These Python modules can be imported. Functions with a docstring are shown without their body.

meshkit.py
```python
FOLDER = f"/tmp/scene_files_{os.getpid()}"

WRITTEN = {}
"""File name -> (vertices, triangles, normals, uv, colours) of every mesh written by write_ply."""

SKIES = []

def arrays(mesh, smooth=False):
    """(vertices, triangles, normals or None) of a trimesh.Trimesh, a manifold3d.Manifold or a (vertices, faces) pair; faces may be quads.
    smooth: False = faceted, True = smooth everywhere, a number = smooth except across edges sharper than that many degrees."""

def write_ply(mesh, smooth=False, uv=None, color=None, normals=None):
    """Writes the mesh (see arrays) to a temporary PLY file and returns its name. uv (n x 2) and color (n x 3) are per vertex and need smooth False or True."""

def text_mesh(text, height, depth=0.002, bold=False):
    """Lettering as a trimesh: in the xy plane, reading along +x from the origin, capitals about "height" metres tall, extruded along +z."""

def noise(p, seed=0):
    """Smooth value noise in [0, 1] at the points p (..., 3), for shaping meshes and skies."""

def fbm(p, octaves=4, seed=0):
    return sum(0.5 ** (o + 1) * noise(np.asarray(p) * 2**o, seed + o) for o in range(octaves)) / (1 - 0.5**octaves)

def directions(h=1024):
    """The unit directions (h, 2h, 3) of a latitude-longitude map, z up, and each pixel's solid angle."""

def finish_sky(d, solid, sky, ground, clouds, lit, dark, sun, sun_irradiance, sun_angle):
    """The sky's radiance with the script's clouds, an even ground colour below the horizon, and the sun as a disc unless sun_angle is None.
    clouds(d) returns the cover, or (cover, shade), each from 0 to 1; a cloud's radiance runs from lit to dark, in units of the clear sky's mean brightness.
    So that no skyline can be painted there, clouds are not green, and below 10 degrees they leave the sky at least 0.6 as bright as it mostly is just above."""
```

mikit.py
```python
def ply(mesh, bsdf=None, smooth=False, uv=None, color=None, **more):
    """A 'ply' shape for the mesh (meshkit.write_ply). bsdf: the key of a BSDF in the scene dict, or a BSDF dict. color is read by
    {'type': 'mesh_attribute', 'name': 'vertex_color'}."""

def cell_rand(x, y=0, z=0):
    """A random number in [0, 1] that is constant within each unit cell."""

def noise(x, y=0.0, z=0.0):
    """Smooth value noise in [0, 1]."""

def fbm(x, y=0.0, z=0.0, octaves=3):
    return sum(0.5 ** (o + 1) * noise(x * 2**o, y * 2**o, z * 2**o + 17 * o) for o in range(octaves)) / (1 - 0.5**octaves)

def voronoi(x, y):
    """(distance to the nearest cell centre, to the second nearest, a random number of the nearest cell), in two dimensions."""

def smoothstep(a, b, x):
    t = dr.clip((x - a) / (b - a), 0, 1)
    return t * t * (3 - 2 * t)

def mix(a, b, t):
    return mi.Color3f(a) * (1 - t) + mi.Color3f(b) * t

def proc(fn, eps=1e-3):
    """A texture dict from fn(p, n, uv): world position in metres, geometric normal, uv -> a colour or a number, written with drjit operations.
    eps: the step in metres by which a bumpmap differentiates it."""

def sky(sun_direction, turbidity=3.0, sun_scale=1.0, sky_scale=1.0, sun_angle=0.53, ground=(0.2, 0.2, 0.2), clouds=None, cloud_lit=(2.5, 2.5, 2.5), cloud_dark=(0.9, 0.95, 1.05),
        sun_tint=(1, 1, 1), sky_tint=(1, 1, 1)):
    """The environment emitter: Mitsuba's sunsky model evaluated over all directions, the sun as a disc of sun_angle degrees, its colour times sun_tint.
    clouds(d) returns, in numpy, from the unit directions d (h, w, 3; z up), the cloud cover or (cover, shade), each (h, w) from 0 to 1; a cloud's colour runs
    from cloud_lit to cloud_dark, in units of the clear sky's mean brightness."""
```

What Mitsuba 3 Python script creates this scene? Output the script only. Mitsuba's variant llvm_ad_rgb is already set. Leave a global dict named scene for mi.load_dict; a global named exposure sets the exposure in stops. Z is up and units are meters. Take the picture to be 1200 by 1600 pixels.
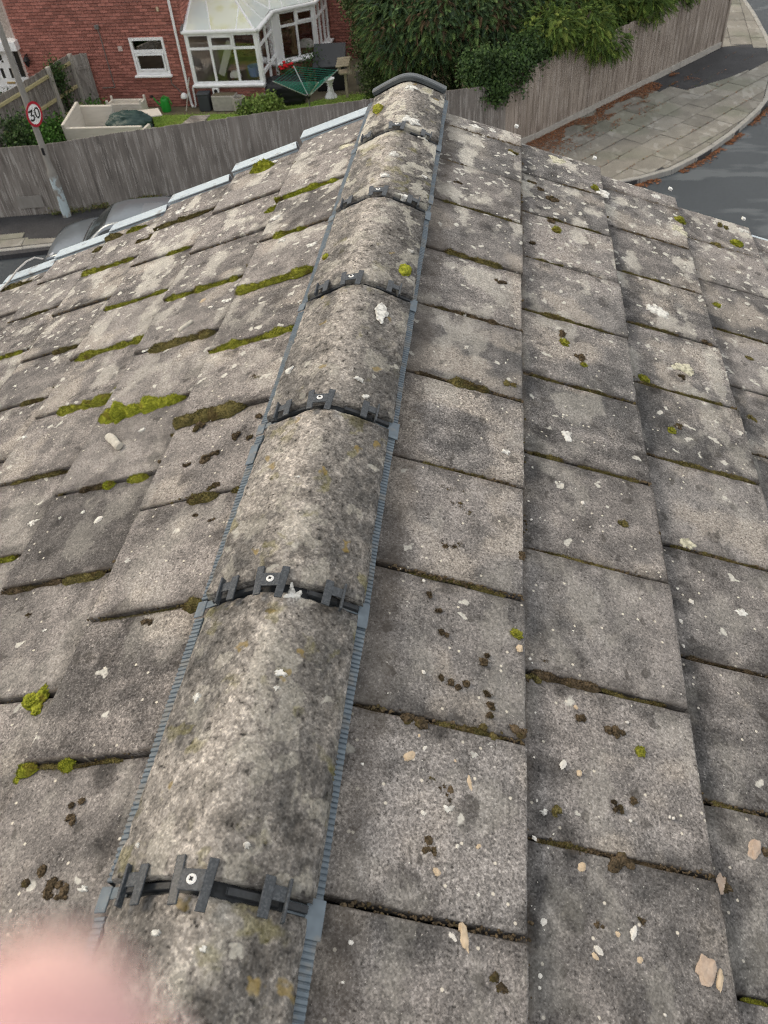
import math, random, numpy as np, trimesh, mitsuba as mi, mikit, meshkit, drjit as dr
import manifold3d as m3
from shapely.geometry import Polygon, box as sbox, LineString
T = mi.ScalarTransform4f
rng = np.random.default_rng(7)
scene, labels = {}, {}
exposure = 2.1
# ---------------------------------------------------------------- camera, sky
CAM = np.array([.3431, 0., 1.0598])
FW, UP = np.array([-.1258, .6892, -.7135]), np.array([-.0340, .7158, .6974])
scene['camera'] = {'type': 'thinlens', 'fov': 50.41, 'fov_axis': 'x', 'aperture_radius': .0016, 'focus_distance': 2.0, 'near_clip': .005, 'far_clip': 900.,
                   'to_world': T().look_at(origin=CAM.tolist(), target=(CAM + FW).tolist(), up=UP.tolist())}
scene['sky'] = mikit.sky((-.72, .12, .70), turbidity=3, sun_scale=.30, sun_angle=24, clouds=lambda d: 1.0)

# ---------------------------------------------------------------- helpers
count = {}
def num(k):
    n = count.get(k, -1) + 1
    count[k] = n
    return k if n == 0 else '%s_%03d' % (k, n)
def mat4(M): return T(np.asarray(M, float).tolist()) if not isinstance(M, T) else M
def put(name, mesh, bsdf=None, parent=None, smooth=False, M=None, label=None, cat=None, group=None, kind=None, color=None):
    """mesh: a trimesh or a ready ply dict; one entry of the scene."""
    k = num((parent + '__' if parent else '') + name)
    d = dict(mesh) if isinstance(mesh, dict) else mikit.ply(mesh, bsdf, smooth=smooth, color=color)
    if bsdf and isinstance(mesh, dict): d['bsdf'] = {'type': 'ref', 'id': bsdf}
    if M is not None: d['to_world'] = mat4(M)
    scene[k] = d
    tag(k, label, cat, group, kind)
    return k
def tag(k, label=None, cat=None, group=None, kind=None):
    e = {n: v for n, v in (('label', label), ('category', cat), ('group', group), ('kind', kind)) if v}
    if e: labels[k] = {**labels.get(k, {}), **e}
def thing(name, label, cat, group=None):
    k = num(name); tag(k, label, cat, group); return k
def cat_(l): return trimesh.util.concatenate(l)
def bx(c, s, yaw=0., pitch=0., roll=0.):
    m = trimesh.creation.box(s)
    M = trimesh.transformations.euler_matrix(roll, pitch, yaw, 'sxyz'); M[:3, 3] = c
    return m.apply_transform(M)
def rb(c, s, yaw=0., r=.01, seg=8, pitch=0., roll=0.):
    """rounded box"""
    s = np.asarray(s, float); r = min(r, s.min() / 2 - 1e-4)
    sp = m3.Manifold.sphere(r, seg)
    h = m3.Manifold.batch_hull([sp.translate([x * (s[0] / 2 - r), y * (s[1] / 2 - r), z * (s[2] / 2 - r)]) for x in (-1, 1) for y in (-1, 1) for z in (-1, 1)])
    q = h.to_mesh(); m = trimesh.Trimesh(q.vert_properties[:, :3], q.tri_verts, process=False)
    M = trimesh.transformations.euler_matrix(roll, pitch, yaw, 'sxyz'); M[:3, 3] = c
    return m.apply_transform(M)
def cyl(a, b, r, sec=12):
    return trimesh.creation.cylinder(r, segment=[a, b], sections=sec)
def tube(pts, r, sides=8):
    p = np.asarray(pts, float); t = np.gradient(p, axis=0); t /= np.linalg.norm(t, axis=1, keepdims=True) + 1e-12
    a = np.cross(t, np.where(np.abs(t[:, 2:]) < .9, [0, 0, 1.], [1., 0, 0])); a /= np.linalg.norm(a, axis=1, keepdims=True) + 1e-12
    b = np.cross(t, a); g = np.arange(sides) * 2 * np.pi / sides; r = np.broadcast_to(r, (len(p),))
    v = p[:, None] + r[:, None, None] * (np.cos(g)[None, :, None] * a[:, None] + np.sin(g)[None, :, None] * b[:, None])
    i, j = np.meshgrid(np.arange(len(p) - 1), np.arange(sides), indexing='ij')
    f = np.stack([i * sides + j, i * sides + (j + 1) % sides, (i + 1) * sides + (j + 1) % sides, (i + 1) * sides + j], -1).reshape(-1, 4)
    m = trimesh.Trimesh(v.reshape(-1, 3), np.vstack([f[:, [0, 1, 2]], f[:, [0, 2, 3]]]), process=False)
    e = len(m.vertices); vv = np.vstack([m.vertices, p[0], p[-1]]); k = np.arange(sides); L = (len(p) - 1) * sides
    ff = np.vstack([m.faces, np.stack([(k + 1) % sides, k, np.full(sides, e)], 1), np.stack([L + k, L + (k + 1) % sides, np.full(sides, e + 1)], 1)])
    return trimesh.Trimesh(vv, ff[:, ::-1], process=False)
def lathe(prof, c=(0, 0, 0), sec=24):
    return trimesh.creation.revolve(np.asarray(prof, float), sections=sec).apply_translation(c)
def grid(V, flip=False):
    """(a, b, 3) points -> mesh"""
    a, b = V.shape[:2]; i, j = np.meshgrid(np.arange(a - 1), np.arange(b - 1), indexing='ij')
    f = np.stack([i * b + j, (i + 1) * b + j, (i + 1) * b + j + 1, i * b + j + 1], -1).reshape(-1, 4)
    f = np.vstack([f[:, [0, 1, 2]], f[:, [0, 2, 3]]])
    return trimesh.Trimesh(V.reshape(-1, 3), f[:, ::-1] if flip else f, process=False)
def sheet(poly, z, th=None):
    if th is None:
        v, f = trimesh.creation.triangulate_polygon(poly, engine='earcut')
        m = trimesh.Trimesh(np.c_[v, np.full(len(v), z)], f, process=False)
        if m.face_normals[:, 2].sum() < 0: m.invert()
        return m
    return trimesh.creation.extrude_polygon(poly, th, engine='earcut').apply_translation([0, 0, z - th])
NW = ['', 'first', 'second', 'third', 'fourth', 'fifth', 'sixth', 'seventh', 'eighth', 'ninth', 'tenth', '11th', '12th', '13th', '14th', '15th', '16th', '17th', '18th', '19th', '20th', '21st', '22nd', '23rd', '24th', '25th', '26th', '27th', '28th', '29th', '30th', '31st', '32nd', '33rd', '34th', '35th', '36th', '37th', '38th', '39th', '40th']

# ---------------------------------------------------------------- materials
def pr(name, col, rough=.8, spec=.3, metal=0., coat=0., bump=None, eps=1e-3, two=True):
    c = mikit.proc(col) if callable(col) else {'type': 'rgb', 'value': list(col)} if col != 'vc' else {'type': 'mesh_attribute', 'name': 'vertex_color'}
    b = {'type': 'principled', 'base_color': c, 'roughness': rough, 'specular': spec, 'metallic': metal, 'clearcoat': coat, 'clearcoat_gloss': .95}
    if bump: b = {'type': 'bumpmap', 'tex': mikit.proc(bump, eps), 'scale': 1., 'bsdf': b}
    scene[name] = {'type': 'twosided', 'bsdf': b} if two else b
nz, fb, ss, mix = mikit.noise, mikit.fbm, mikit.smoothstep, mikit.mix
# ================================================================ our roof: frame of reference
PITCH, G, ST, W = .3933, .3274, .028, .30          # pitch, course gauge, step at a tail, tile width
CP, SP = math.cos(PITCH), math.sin(PITCH)
U1 = {1: .4552, -1: .4509}                          # distance down the slope of the first tails
PH = {(1, 0): .5337, (1, 1): .3771, (-1, 0): .7297, (-1, 1): .5714}
HV = 3.19                                           # far verge
def RP(sd, u, h, n=0.):
    u, h, n = np.broadcast_arrays(np.asarray(u, float), h, n)
    return np.stack([sd * (u * CP + n * SP), h, -u * SP + n * CP], -1)
def nsurf(sd, u):
    c = np.maximum(0, np.ceil((u - U1[sd]) / G - 1e-6))
    return -ST * (U1[sd] + c * G - u) / G
def RM(sd, u, h, n=0., yaw=0., pit=0., rol=0.):
    """frame on the slope: x down the slope, z out of it"""
    ex = np.array([sd * CP, 0, -SP]); nn = np.array([sd * SP, 0, CP]); ey = np.cross(nn, ex)
    F = np.eye(4); F[:3, :3] = np.stack([ex, ey, nn], 1); F[:3, 3] = RP(sd, u, h, n)
    return F @ trimesh.transformations.euler_matrix(rol, pit, yaw, 'sxyz')

def surf_uv(p):
    R = p.x > 0
    return R, dr.abs(p.x) * CP - p.z * SP, p.y
def tile_c(p, n, uv):
    R, u, H = surf_uv(p)
    q = (u - dr.select(R, U1[1], U1[-1])) / G - .003
    c = dr.floor(q) + 1; odd = dr.abs(c - 2 * dr.floor(c / 2)) < .5       # c = 0 is the first course
    ph = dr.select(R, dr.select(odd, PH[1, 1], PH[1, 0]), dr.select(odd, PH[-1, 1], PH[-1, 0]))
    k = dr.floor((H - ph) / W); t = mikit.cell_rand(c + dr.select(R, 50., 0.), k, 7); t2 = mikit.cell_rand(c + dr.select(R, 90., 20.), k, 3)
    U = u + dr.select(R, 0., 9.3)
    g1, g2, g3 = nz(U * 280, H * 280, p.z * 280), nz(U * 450, H * 450, p.z * 450), nz(U * 730, H * 730, 2)
    fine = .5 * g1 + .5 * g2; grain = dr.exp(((g1 - .5) * 1.05 + (g2 - .5) * .95 + (g3 - .5) * .7) * (.62 + .45 * t2))
    mid = fb(U * 26, H * 26, 0., 3); big = fb(U * 4.2 + t * 9, H * 4.2, 3., 3); w2 = fb(U * 70, H * 70, 2., 2)
    a = .5 + (mid - .5) * 1.15 + (big - .5) * .9 + (t - .5) * .6 - dr.select(~R & (c > .5) & (c < 1.5) & (k > .5) & (k < 1.5), .75, 0.) + (fb(U * 2.2 + t * 11, H * 42, 9., 2) - .5) * .7 * t2
    col = mix((.098, .093, .089), (.258, .239, .223), dr.clip(a, 0, 1))
    col = col * mix((.955, .985, 1.02), (1.015, .99, .985), dr.select(R, .30 + .5 * (big - .5) * 2, .68 + .3 * (t2 - .5)))
    pale = ss(.56, .74, fb(U * 6.5 + 31, H * 6.5 + t * 5, 1., 4)); col = mix(col, mi.Color3f(.36, .325, .285), pale * .6)
    col = col * grain
    col = mix(col, mi.Color3f(.50, .475, .43), ss(.80, .92, g2 * .7 + g3 * .3) * .9); col = mix(col, mi.Color3f(.03, .029, .028), ss(.27, .12, g1 * .6 + g3 * .4) * .75)
    X1, X2 = U + (w2 - .5) * .022 + (mid - .5) * .02, H + (fb(U * 70 + 40, H * 70, 2., 2) - .5) * .022
    d, _, r = mikit.voronoi(X1 * 8.5, X2 * 8.5)
    dark = ss(.27, .10, d) * dr.select(r < .25, 1., 0.); col = col * (1 - .42 * dark)
    d, _, r = mikit.voronoi(X1 * 21 + 5, X2 * 21)
    dark = ss(.26, .14, d) * dr.select(r < .09, 1., 0.); col = mix(col, mi.Color3f(.045, .042, .038), .6 * dark)
    far = ss(1.2, 2.9, H)
    d, _, r = mikit.voronoi(X1 * 36, X2 * 36)
    li = ss(.36, .20, d) * dr.select(r < .016 + .17 * far, 1., 0.); col = mix(col, mi.Color3f(.56, .55, .50) * (.7 + .6 * fine), li * .85)
    d, _, r = mikit.voronoi(U * 90 + 3, H * 90)
    col = mix(col, mi.Color3f(.62, .58, .50), ss(.3, .15, d) * dr.select(r < .02, 1., 0.))
    wl = ss(.55, .72, fb(X1 * 15 + 7, X2 * 9, 6., 4)) * (.25 + .75 * far); col = mix(col, mi.Color3f(.50, .48, .43) * (.5 + .9 * fine), wl * .8)
    fr = q - dr.floor(q); hk = (H - ph) / W; ej = dr.abs(hk - dr.round(hk)); wb = (mid - .5) * .5 + (w2 - .5) * .3   # grime and painted step shade along the laps and joints
    grime_shade = ss(.30, .0, fr + wb * .5) * (.35 + .8 * big) + ss(.965, 1.0, fr + wb * .06) * .35 + ss(.15, .0, ej + wb * .22) * (.25 + .8 * big)
    col = col * (1 - dr.select(R, .50, .40) * dr.clip(grime_shade, 0, 1))
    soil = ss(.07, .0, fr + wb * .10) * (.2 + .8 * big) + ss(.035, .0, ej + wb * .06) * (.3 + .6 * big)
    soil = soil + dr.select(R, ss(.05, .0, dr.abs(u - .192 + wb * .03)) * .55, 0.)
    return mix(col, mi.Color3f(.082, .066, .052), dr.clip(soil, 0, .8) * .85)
def tile_b(p, n, uv):
    R, u, H = surf_uv(p)
    return nz(u * 230, H * 230, p.z * 230) * .0011 + nz(u * 520, H * 520, p.z * 520) * .0006 + fb(u * 30, H * 30, 0., 2) * .003
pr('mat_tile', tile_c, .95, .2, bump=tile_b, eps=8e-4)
def ridge_c(p, n, uv):
    X, H = p.x * 1.12, p.y; t = mikit.cell_rand(dr.floor((H - .3474) / .4877), 3, 3)
    Z_ = p.z; g1, g2, g3 = nz(X * 270, H * 270, Z_ * 270), nz(X * 450, H * 450, Z_ * 450), nz(X * 120, H * 120, Z_ * 120)
    fine = .5 * g1 + .5 * g2; grain = dr.exp((g1 - .5) * 1.0 + (g2 - .5) * .8 + (g3 - .5) * .9)
    mid = fb(X * 32, H * 27, Z_ * 30, 3); big = fb(X * 8 + t * 7, H * 6, 8., 3); w2 = fb(X * 80, H * 80, 1., 2)
    flank_dark = ss(-.01, .10, p.x + (mid - .5) * .16 + (big - .5) * .25) * .55 + ss(-.05, -.13, p.x + (big - .5) * .2) * .3  # darker towards both flanks of the ridge, most on the right
    a = .50 + (mid - .5) * 1.0 + (big - .5) * .75 - flank_dark * .75 + .34 * ss(.07, .0, dr.abs(p.x + .012 + (big - .5) * .08))
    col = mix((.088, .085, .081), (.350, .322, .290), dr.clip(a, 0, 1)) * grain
    col = mix(col, mi.Color3f(.55, .51, .43), ss(.74, .90, g1 * .6 + g2 * .4) * ss(.3, .7, a)); col = mix(col, mi.Color3f(.028, .027, .024), ss(.30, .14, g1 * .5 + g3 * .5) * .8)
    X1, X2 = X + (w2 - .5) * .024 + (mid - .5) * .02, H + (fb(X * 80 + 40, H * 80, 2., 2) - .5) * .024
    wh = ss(.60, .68, fb(X1 * 26 + 3, X2 * 19 + t * 3, 2., 3) + .05 * ss(1.5, 3, H)); col = mix(col, mi.Color3f(.52, .50, .43) * (.5 + .9 * fine), wh * (.25 + .45 * ss(1.6, 3, H)))
    gr = ss(.63, .76, fb(X1 * 26 + 11, X2 * 26, t * 4, 3)); col = mix(col, mi.Color3f(.19, .175, .05) * (.4 + 1.1 * fine), gr * .38)
    d, _, r = mikit.voronoi(X1 * 30 + 4, X2 * 30); rs = ss(.34, .14, d) * (.5 + .5 * fine)
    col = mix(col, mi.Color3f(.24, .17, .035), rs * dr.select(r < .03, .75, 0.)); col = mix(col, mi.Color3f(.46, .45, .40), rs * dr.select((r > .9) & (r < .94), .8, 0.))
    d, _, r = mikit.voronoi(X1 * 13 + 1, X2 * 13); col = col * (1 - .4 * ss(.36, .10, d) * dr.select(r < .4, 1., 0.))
    return col
def ridge_b(p, n, uv):
    return nz(p.x * 240, p.y * 240, p.z * 240) * .0012 + nz(p.x * 110, p.y * 110, 3) * .0016 + nz(p.x * 560, p.y * 560) * .0006
pr('mat_ridge', ridge_c, .95, .2, bump=ridge_b, eps=8e-4)
pr('mat_union', lambda p, n, uv: mix((.016, .018, .020), (.036, .041, .047), fb(p.x * 300, p.y * 300, p.z * 300, 2)), .55, .4)
pr('mat_clip', lambda p, n, uv: mix((.030, .036, .043), (.062, .071, .081), ss(.4, .75, fb(p.x * 420, p.y * 420, p.z * 420, 2))), .45, .5)
pr('mat_strip', lambda p, n, uv: mix(mix((.085, .110, .133), (.140, .178, .210), fb(p.x * 90, p.y * 90, 0., 2)), (.20, .19, .17), ss(.50, .75, fb(p.x * 60, p.y * 60, 5., 3)) * .5), .5, .5)
pr('mat_tray', lambda p, n, uv: mix(mix((.36, .425, .47), (.46, .53, .57), fb(p.x * 8, p.y * 8, 0., 2)), (.18, .17, .15), ss(.64, .8, fb(p.x * 34, p.y * 34, 0., 3)) * .6), .38, .5)
pr('mat_white', (.78, .79, .80), .45, .5)
pr('mat_screw', (.72, .72, .70), .4, .5)
pr('mat_dark', (.012, .012, .013), .6, .4)
def mossmat(name, a, b, c):
    def f(p, n, uv):
        v = fb(p.x * 60, p.y * 60, p.z * 60, 3); w = nz(p.x * 420, p.y * 420, p.z * 420)
        return mix(mix(a, b, ss(.25, .75, v * .55 + w * .45)), c, ss(.58, .74, fb(p.x * 38 + 9, p.y * 38, p.z * 38, 2)) * .6)
    pr(name, f, .95, .1, bump=lambda p, n, uv: nz(p.x * 500, p.y * 500, p.z * 500) * .0022 + nz(p.x * 240, p.y * 240, p.z * 240) * .0025, eps=6e-4)
mossmat('mat_moss_b', (.110, .128, .012), (.345, .365, .045), (.12, .075, .02))
mossmat('mat_moss_g', (.092, .101, .014), (.31, .315, .048), (.10, .07, .025))
mossmat('mat_moss_o', (.058, .053, .022), (.20, .17, .065), (.075, .05, .025))
mossmat('mat_moss_r', (.036, .029, .019), (.14, .105, .066), (.07, .06, .02))
def licmat(name, a, b):
    pr(name, lambda p, n, uv: mix(a, b, ss(.3, .7, fb(p.x * 150, p.y * 150, p.z * 150, 3))), .95, .1, bump=lambda p, n, uv: nz(p.x * 300, p.y * 300, p.z * 300) * .0015, eps=6e-4)
licmat('mat_lichen', (.40, .395, .37), (.74, .74, .70)); licmat('mat_lichen_cream', (.30, .29, .21), (.60, .58, .46))
def stmat(name, a, b):
    pr(name, lambda p, n, uv: mix(a, b, fb(p.x * 120, p.y * 120, p.z * 120, 3)), .9, .2)
stmat('mat_stone_tan', (.42, .33, .22), (.66, .54, .40)); stmat('mat_stone_pink', (.33, .24, .18), (.55, .46, .38)); stmat('mat_stone_white', (.55, .53, .48), (.74, .72, .67)); stmat('mat_stone_grey', (.20, .20, .20), (.36, .35, .34))
def wood_c(a, b, k=1.):
    return lambda p, n, uv: mix(a, b, fb(p.x * 60 * k, p.y * 60 * k, p.z * 6 * k, 3))
stmat('mat_stick', (.30, .28, .24), (.62, .60, .54))

# ================================================================ our house: body, roof tiles
HOUSE = thing('tiled_house', 'house whose mossy grey concrete tile roof and ridge fill the foreground', 'house')
pr('mat_own_wall', lambda p, n, uv: mix((.26, .10, .07), (.36, .16, .11), nz(p.x * 5, p.y * 5, p.z * 14)), .9, .2)
RB, LB = 11, 13                                       # courses on the right and the left slope
ZE = -(U1[1] + (RB - 1) * G) * SP
gab = Polygon([(-3.75, -7.75), (3.35, -7.75), (3.35, -1.52), (.0, -.11), (-3.75, -1.68)])
put('wall', trimesh.creation.extrude_polygon(gab, 3.9).apply_transform(np.array([[1, 0, 0, 0], [0, 0, -1, 3.08], [0, 1, 0, 0], [0, 0, 0, 1.]])), 'mat_own_wall', HOUSE)
def roof_deck():
    out = []
    for sd, nc in ((1, RB), (-1, LB)):
        ue = U1[sd] + (nc - 1) * G
        out.append(bx((0, 0, 0), (ue - .05, HV + .78, .02)).apply_transform(RM(sd, ue / 2 + .02, (HV - .84) / 2, -.075)))
    return cat_(out)
ROOF = put('roof', roof_deck(), 'mat_dark', HOUSE)

def slab(Lx, Ly, t, r, nx, ny, seed, amp=.0011, wear=.0022):
    """a tile: top at z=0, x from -Lx (head) to 0 (tail), y centred; rounded worn edges"""
    xs = np.r_[-Lx, np.linspace(-Lx + .02, -r, nx), -.55 * r, -.2 * r, 0.]
    e = np.array([0., .2 * r, .55 * r, r]); ys = np.r_[-Ly / 2 + e, np.linspace(-Ly / 2 + r, Ly / 2 - r, ny)[1:-1], Ly / 2 - e[::-1]]
    X, Y = np.meshgrid(xs, ys, indexing='ij')
    d = np.minimum.reduce([-X, Y + Ly / 2, Ly / 2 - Y]); q = np.clip(r - d, 0, r)
    Z = -(r - np.sqrt(np.maximum(r * r - q * q, 0)))
    P = np.stack([X, Y, Z], -1)
    nn = lambda f, s: meshkit.fbm(P * f + seed * 7.3, 3, s) - .5
    P[..., 2] += nn(9., 1) * 3 * amp + nn(60., 2) * 1.6 * amp * (d > .0005)
    w = np.exp(-d / .004)
    P[..., 0] += w * nn(45., 3) * wear * 2 * (X > -.004); P[..., 1] += w * nn(45., 4) * wear * 2 * (np.abs(Y) > Ly / 2 - .004)
    P[..., 2] -= w * np.clip(nn(38., 5) - .12, 0, 1) * wear * 9
    top = grid(P)
    rim = [P[-1, :], P[:, 0], P[:, -1]]; sk = []
    for k, L in enumerate(rim):
        B = L.copy(); B[:, 2] = -t
        sk.append(grid(np.stack([L, B], 1), flip=(k != 1)))
    sk[1] = grid(np.stack([P[:, 0], P[:, 0] * [1, 1, 0] + [0, 0, -t]], 1), flip=False)
    m = cat_([top] + sk)
    m.merge_vertices(digits_vertex=6)
    return m
TILES = {}
def tile_ply(w, v):
    k = (round(w, 3), v)
    if k not in TILES: TILES[k] = mikit.ply(slab(.395, w, .026, .0045, 17, max(6, int(w / .017)), v + w * 10), 'mat_tile', smooth=38)
    return TILES[k]
tr = np.random.default_rng(11)
TILT = math.atan2(ST, G)
for sd, nc in ((1, RB), (-1, LB)):
    for c in range(1, nc + 1):
        ph = PH[sd, c % 2]; h0 = ph - 3 * W
        while h0 < HV - .16:
            h1 = h0 + W if HV - (h0 + W) > .16 else HV
            j = tr.normal(0, 1, 5)
            M = RM(sd, U1[sd] + (c - 1) * G + j[0] * .0025, (h0 + h1) / 2, j[2] * .0016, yaw=j[3] * .005, pit=TILT * -1 + j[4] * .002, rol=(.021 if sd < 0 else .006) + j[1] * .004)
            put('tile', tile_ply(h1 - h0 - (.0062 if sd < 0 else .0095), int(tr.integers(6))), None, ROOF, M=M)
            h0 = h1

# ---- far verge: grey plastic trays on the left, small white clips on the right
def tray(L, w):
    pts = np.array([[-L, 0], [0, 0], [0, w], [-L + .02, w]])
    top = sheet(Polygon(pts), .012, .004)
    return cat_([top, bx((-L / 2, w - .002, -.03), (L - .03, .004, .082)), bx((-L / 2, .004, -.004), (L, .006, .014))])
pr('mat_clip_white', (.66, .67, .65), .4, .5)
for c in range(1, LB + 1):
    m = tray(G - .03, .075); m.vertices[:, 1] *= -1; m.invert()
    put('verge_tray', m, 'mat_tray', HOUSE, M=RM(-1, U1[-1] + (c - 1) * G + .012, HV + .004, -.004, pit=-TILT))
for c in range(1, RB + 1):
    put('verge_tray', tray(G + .01, .05), 'mat_tray', HOUSE, M=RM(1, U1[1] + (c - 1) * G + .01, HV + .004, -.07 if c < 5 else -.03, pit=-TILT))
    put('verge_clip', bx((0, 0, 0), (.013, .016, .008)), 'mat_clip_white', HOUSE, M=RM(1, U1[1] + (c - 1) * G - .025, HV + .028, .012))

# ================================================================ ridge
RS, J0 = .4877, .3474
def rz(x): return .015 - (np.sqrt(np.asarray(x) ** 2 * .275 + .0005) - .02236)
def rpt(x, h, o=0.):
    x = np.asarray(x, float); s = -x * .27 / np.sqrt(x ** 2 * .275 + .0005); l = np.sqrt(1 + s * s)
    return np.stack(np.broadcast_arrays(x - s / l * o, h, rz(x) + o / l), -1)
RIDGE = put('ridge', bx((0, HV / 2 - .4, -.055), (.10, HV + .7, .04)), 'mat_dark', HOUSE)
def ridge_tile(h0, h1, seed, lift=.007):
    xs = np.r_[-.137, -.1365, -.135, np.linspace(-.132, .132, 40), .135, .1365, .137]; e = np.array([0, .0006, .002, .005])
    hs = np.r_[h0 + e, np.linspace(h0 + .012, h1 - .012, 60), h1 - e[::-1]]
    H, X = np.meshgrid(hs, xs, indexing='ij')
    q = np.stack([X * 1.15, H, X * 0 + seed * 3.1], -1)
    d = np.minimum.reduce([H - h0, h1 - H, .137 - np.abs(X)]); w = np.exp(-d / .0035)
    o = (meshkit.fbm(q * 11, 3, 1) - .5) * .006 + (meshkit.fbm(q * 75, 3, 2) - .5) * .0045 - .004 * w - np.clip(meshkit.fbm(q * 34, 3, 3) - .56, 0, 1) * w * .05
    H2 = H + w * (meshkit.fbm(q * 40, 3, 4) - .5) * .009 * (np.minimum(H - h0, h1 - H) < .006) * np.where(H > (h0 + h1) / 2, 1, 1)
    P = rpt(X, H2, o + lift * ((h1 - H) / (h1 - h0) * 2 - 1))
    B = P.copy(); B[..., 2] -= .017; B[:, 0, 0] += .004; B[:, -1, 0] -= .004
    m = cat_([grid(P, True), grid(B), grid(np.stack([P[0], B[0]], 1), True), grid(np.stack([P[-1], B[-1]], 1)), grid(np.stack([P[:, 0], B[:, 0]], 1)), grid(np.stack([P[:, -1], B[:, -1]], 1), True)])
    m.merge_vertices(digits_vertex=6)
    return m
rr = np.random.default_rng(5)
XS = np.linspace(-.134, .134, 41)
def band(h0, h1, x0, x1, o0, o1, n=24):
    """a curved strip following the ridge profile between two offsets"""
    xs = np.linspace(x0, x1, n); A = rpt(xs, h0, o1); B = rpt(xs, h1, o1); C = rpt(xs, h0, o0); D = rpt(xs, h1, o0)
    m = cat_([grid(np.stack([A, B], 0)), grid(np.stack([C, A], 0)), grid(np.stack([B, D], 0)), bx(rpt((x0), (h0 + h1) / 2, (o0 + o1) / 2), (.0015, h1 - h0, abs(o1 - o0))), bx(rpt((x1), (h0 + h1) / 2, (o0 + o1) / 2), (.0015, h1 - h0, abs(o1 - o0)))])
    return m
def pl(x, h, o, sx, sy, sz, yaw=0., rol=None, r=.0012):
    """a small plate lying on the ridge at x, h, turned with the surface"""
    s = -x * .27 / math.sqrt(x ** 2 * .275 + .0005)
    m = rb((0, 0, 0), (sx, sy, sz), r=r, seg=6)
    M = trimesh.transformations.euler_matrix(0, -math.atan(s) if rol is None else rol, 0, 'sxyz') @ trimesh.transformations.euler_matrix(0, 0, yaw); M[:3, 3] = rpt(x, h, o)
    return m.apply_transform(M)
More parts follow.
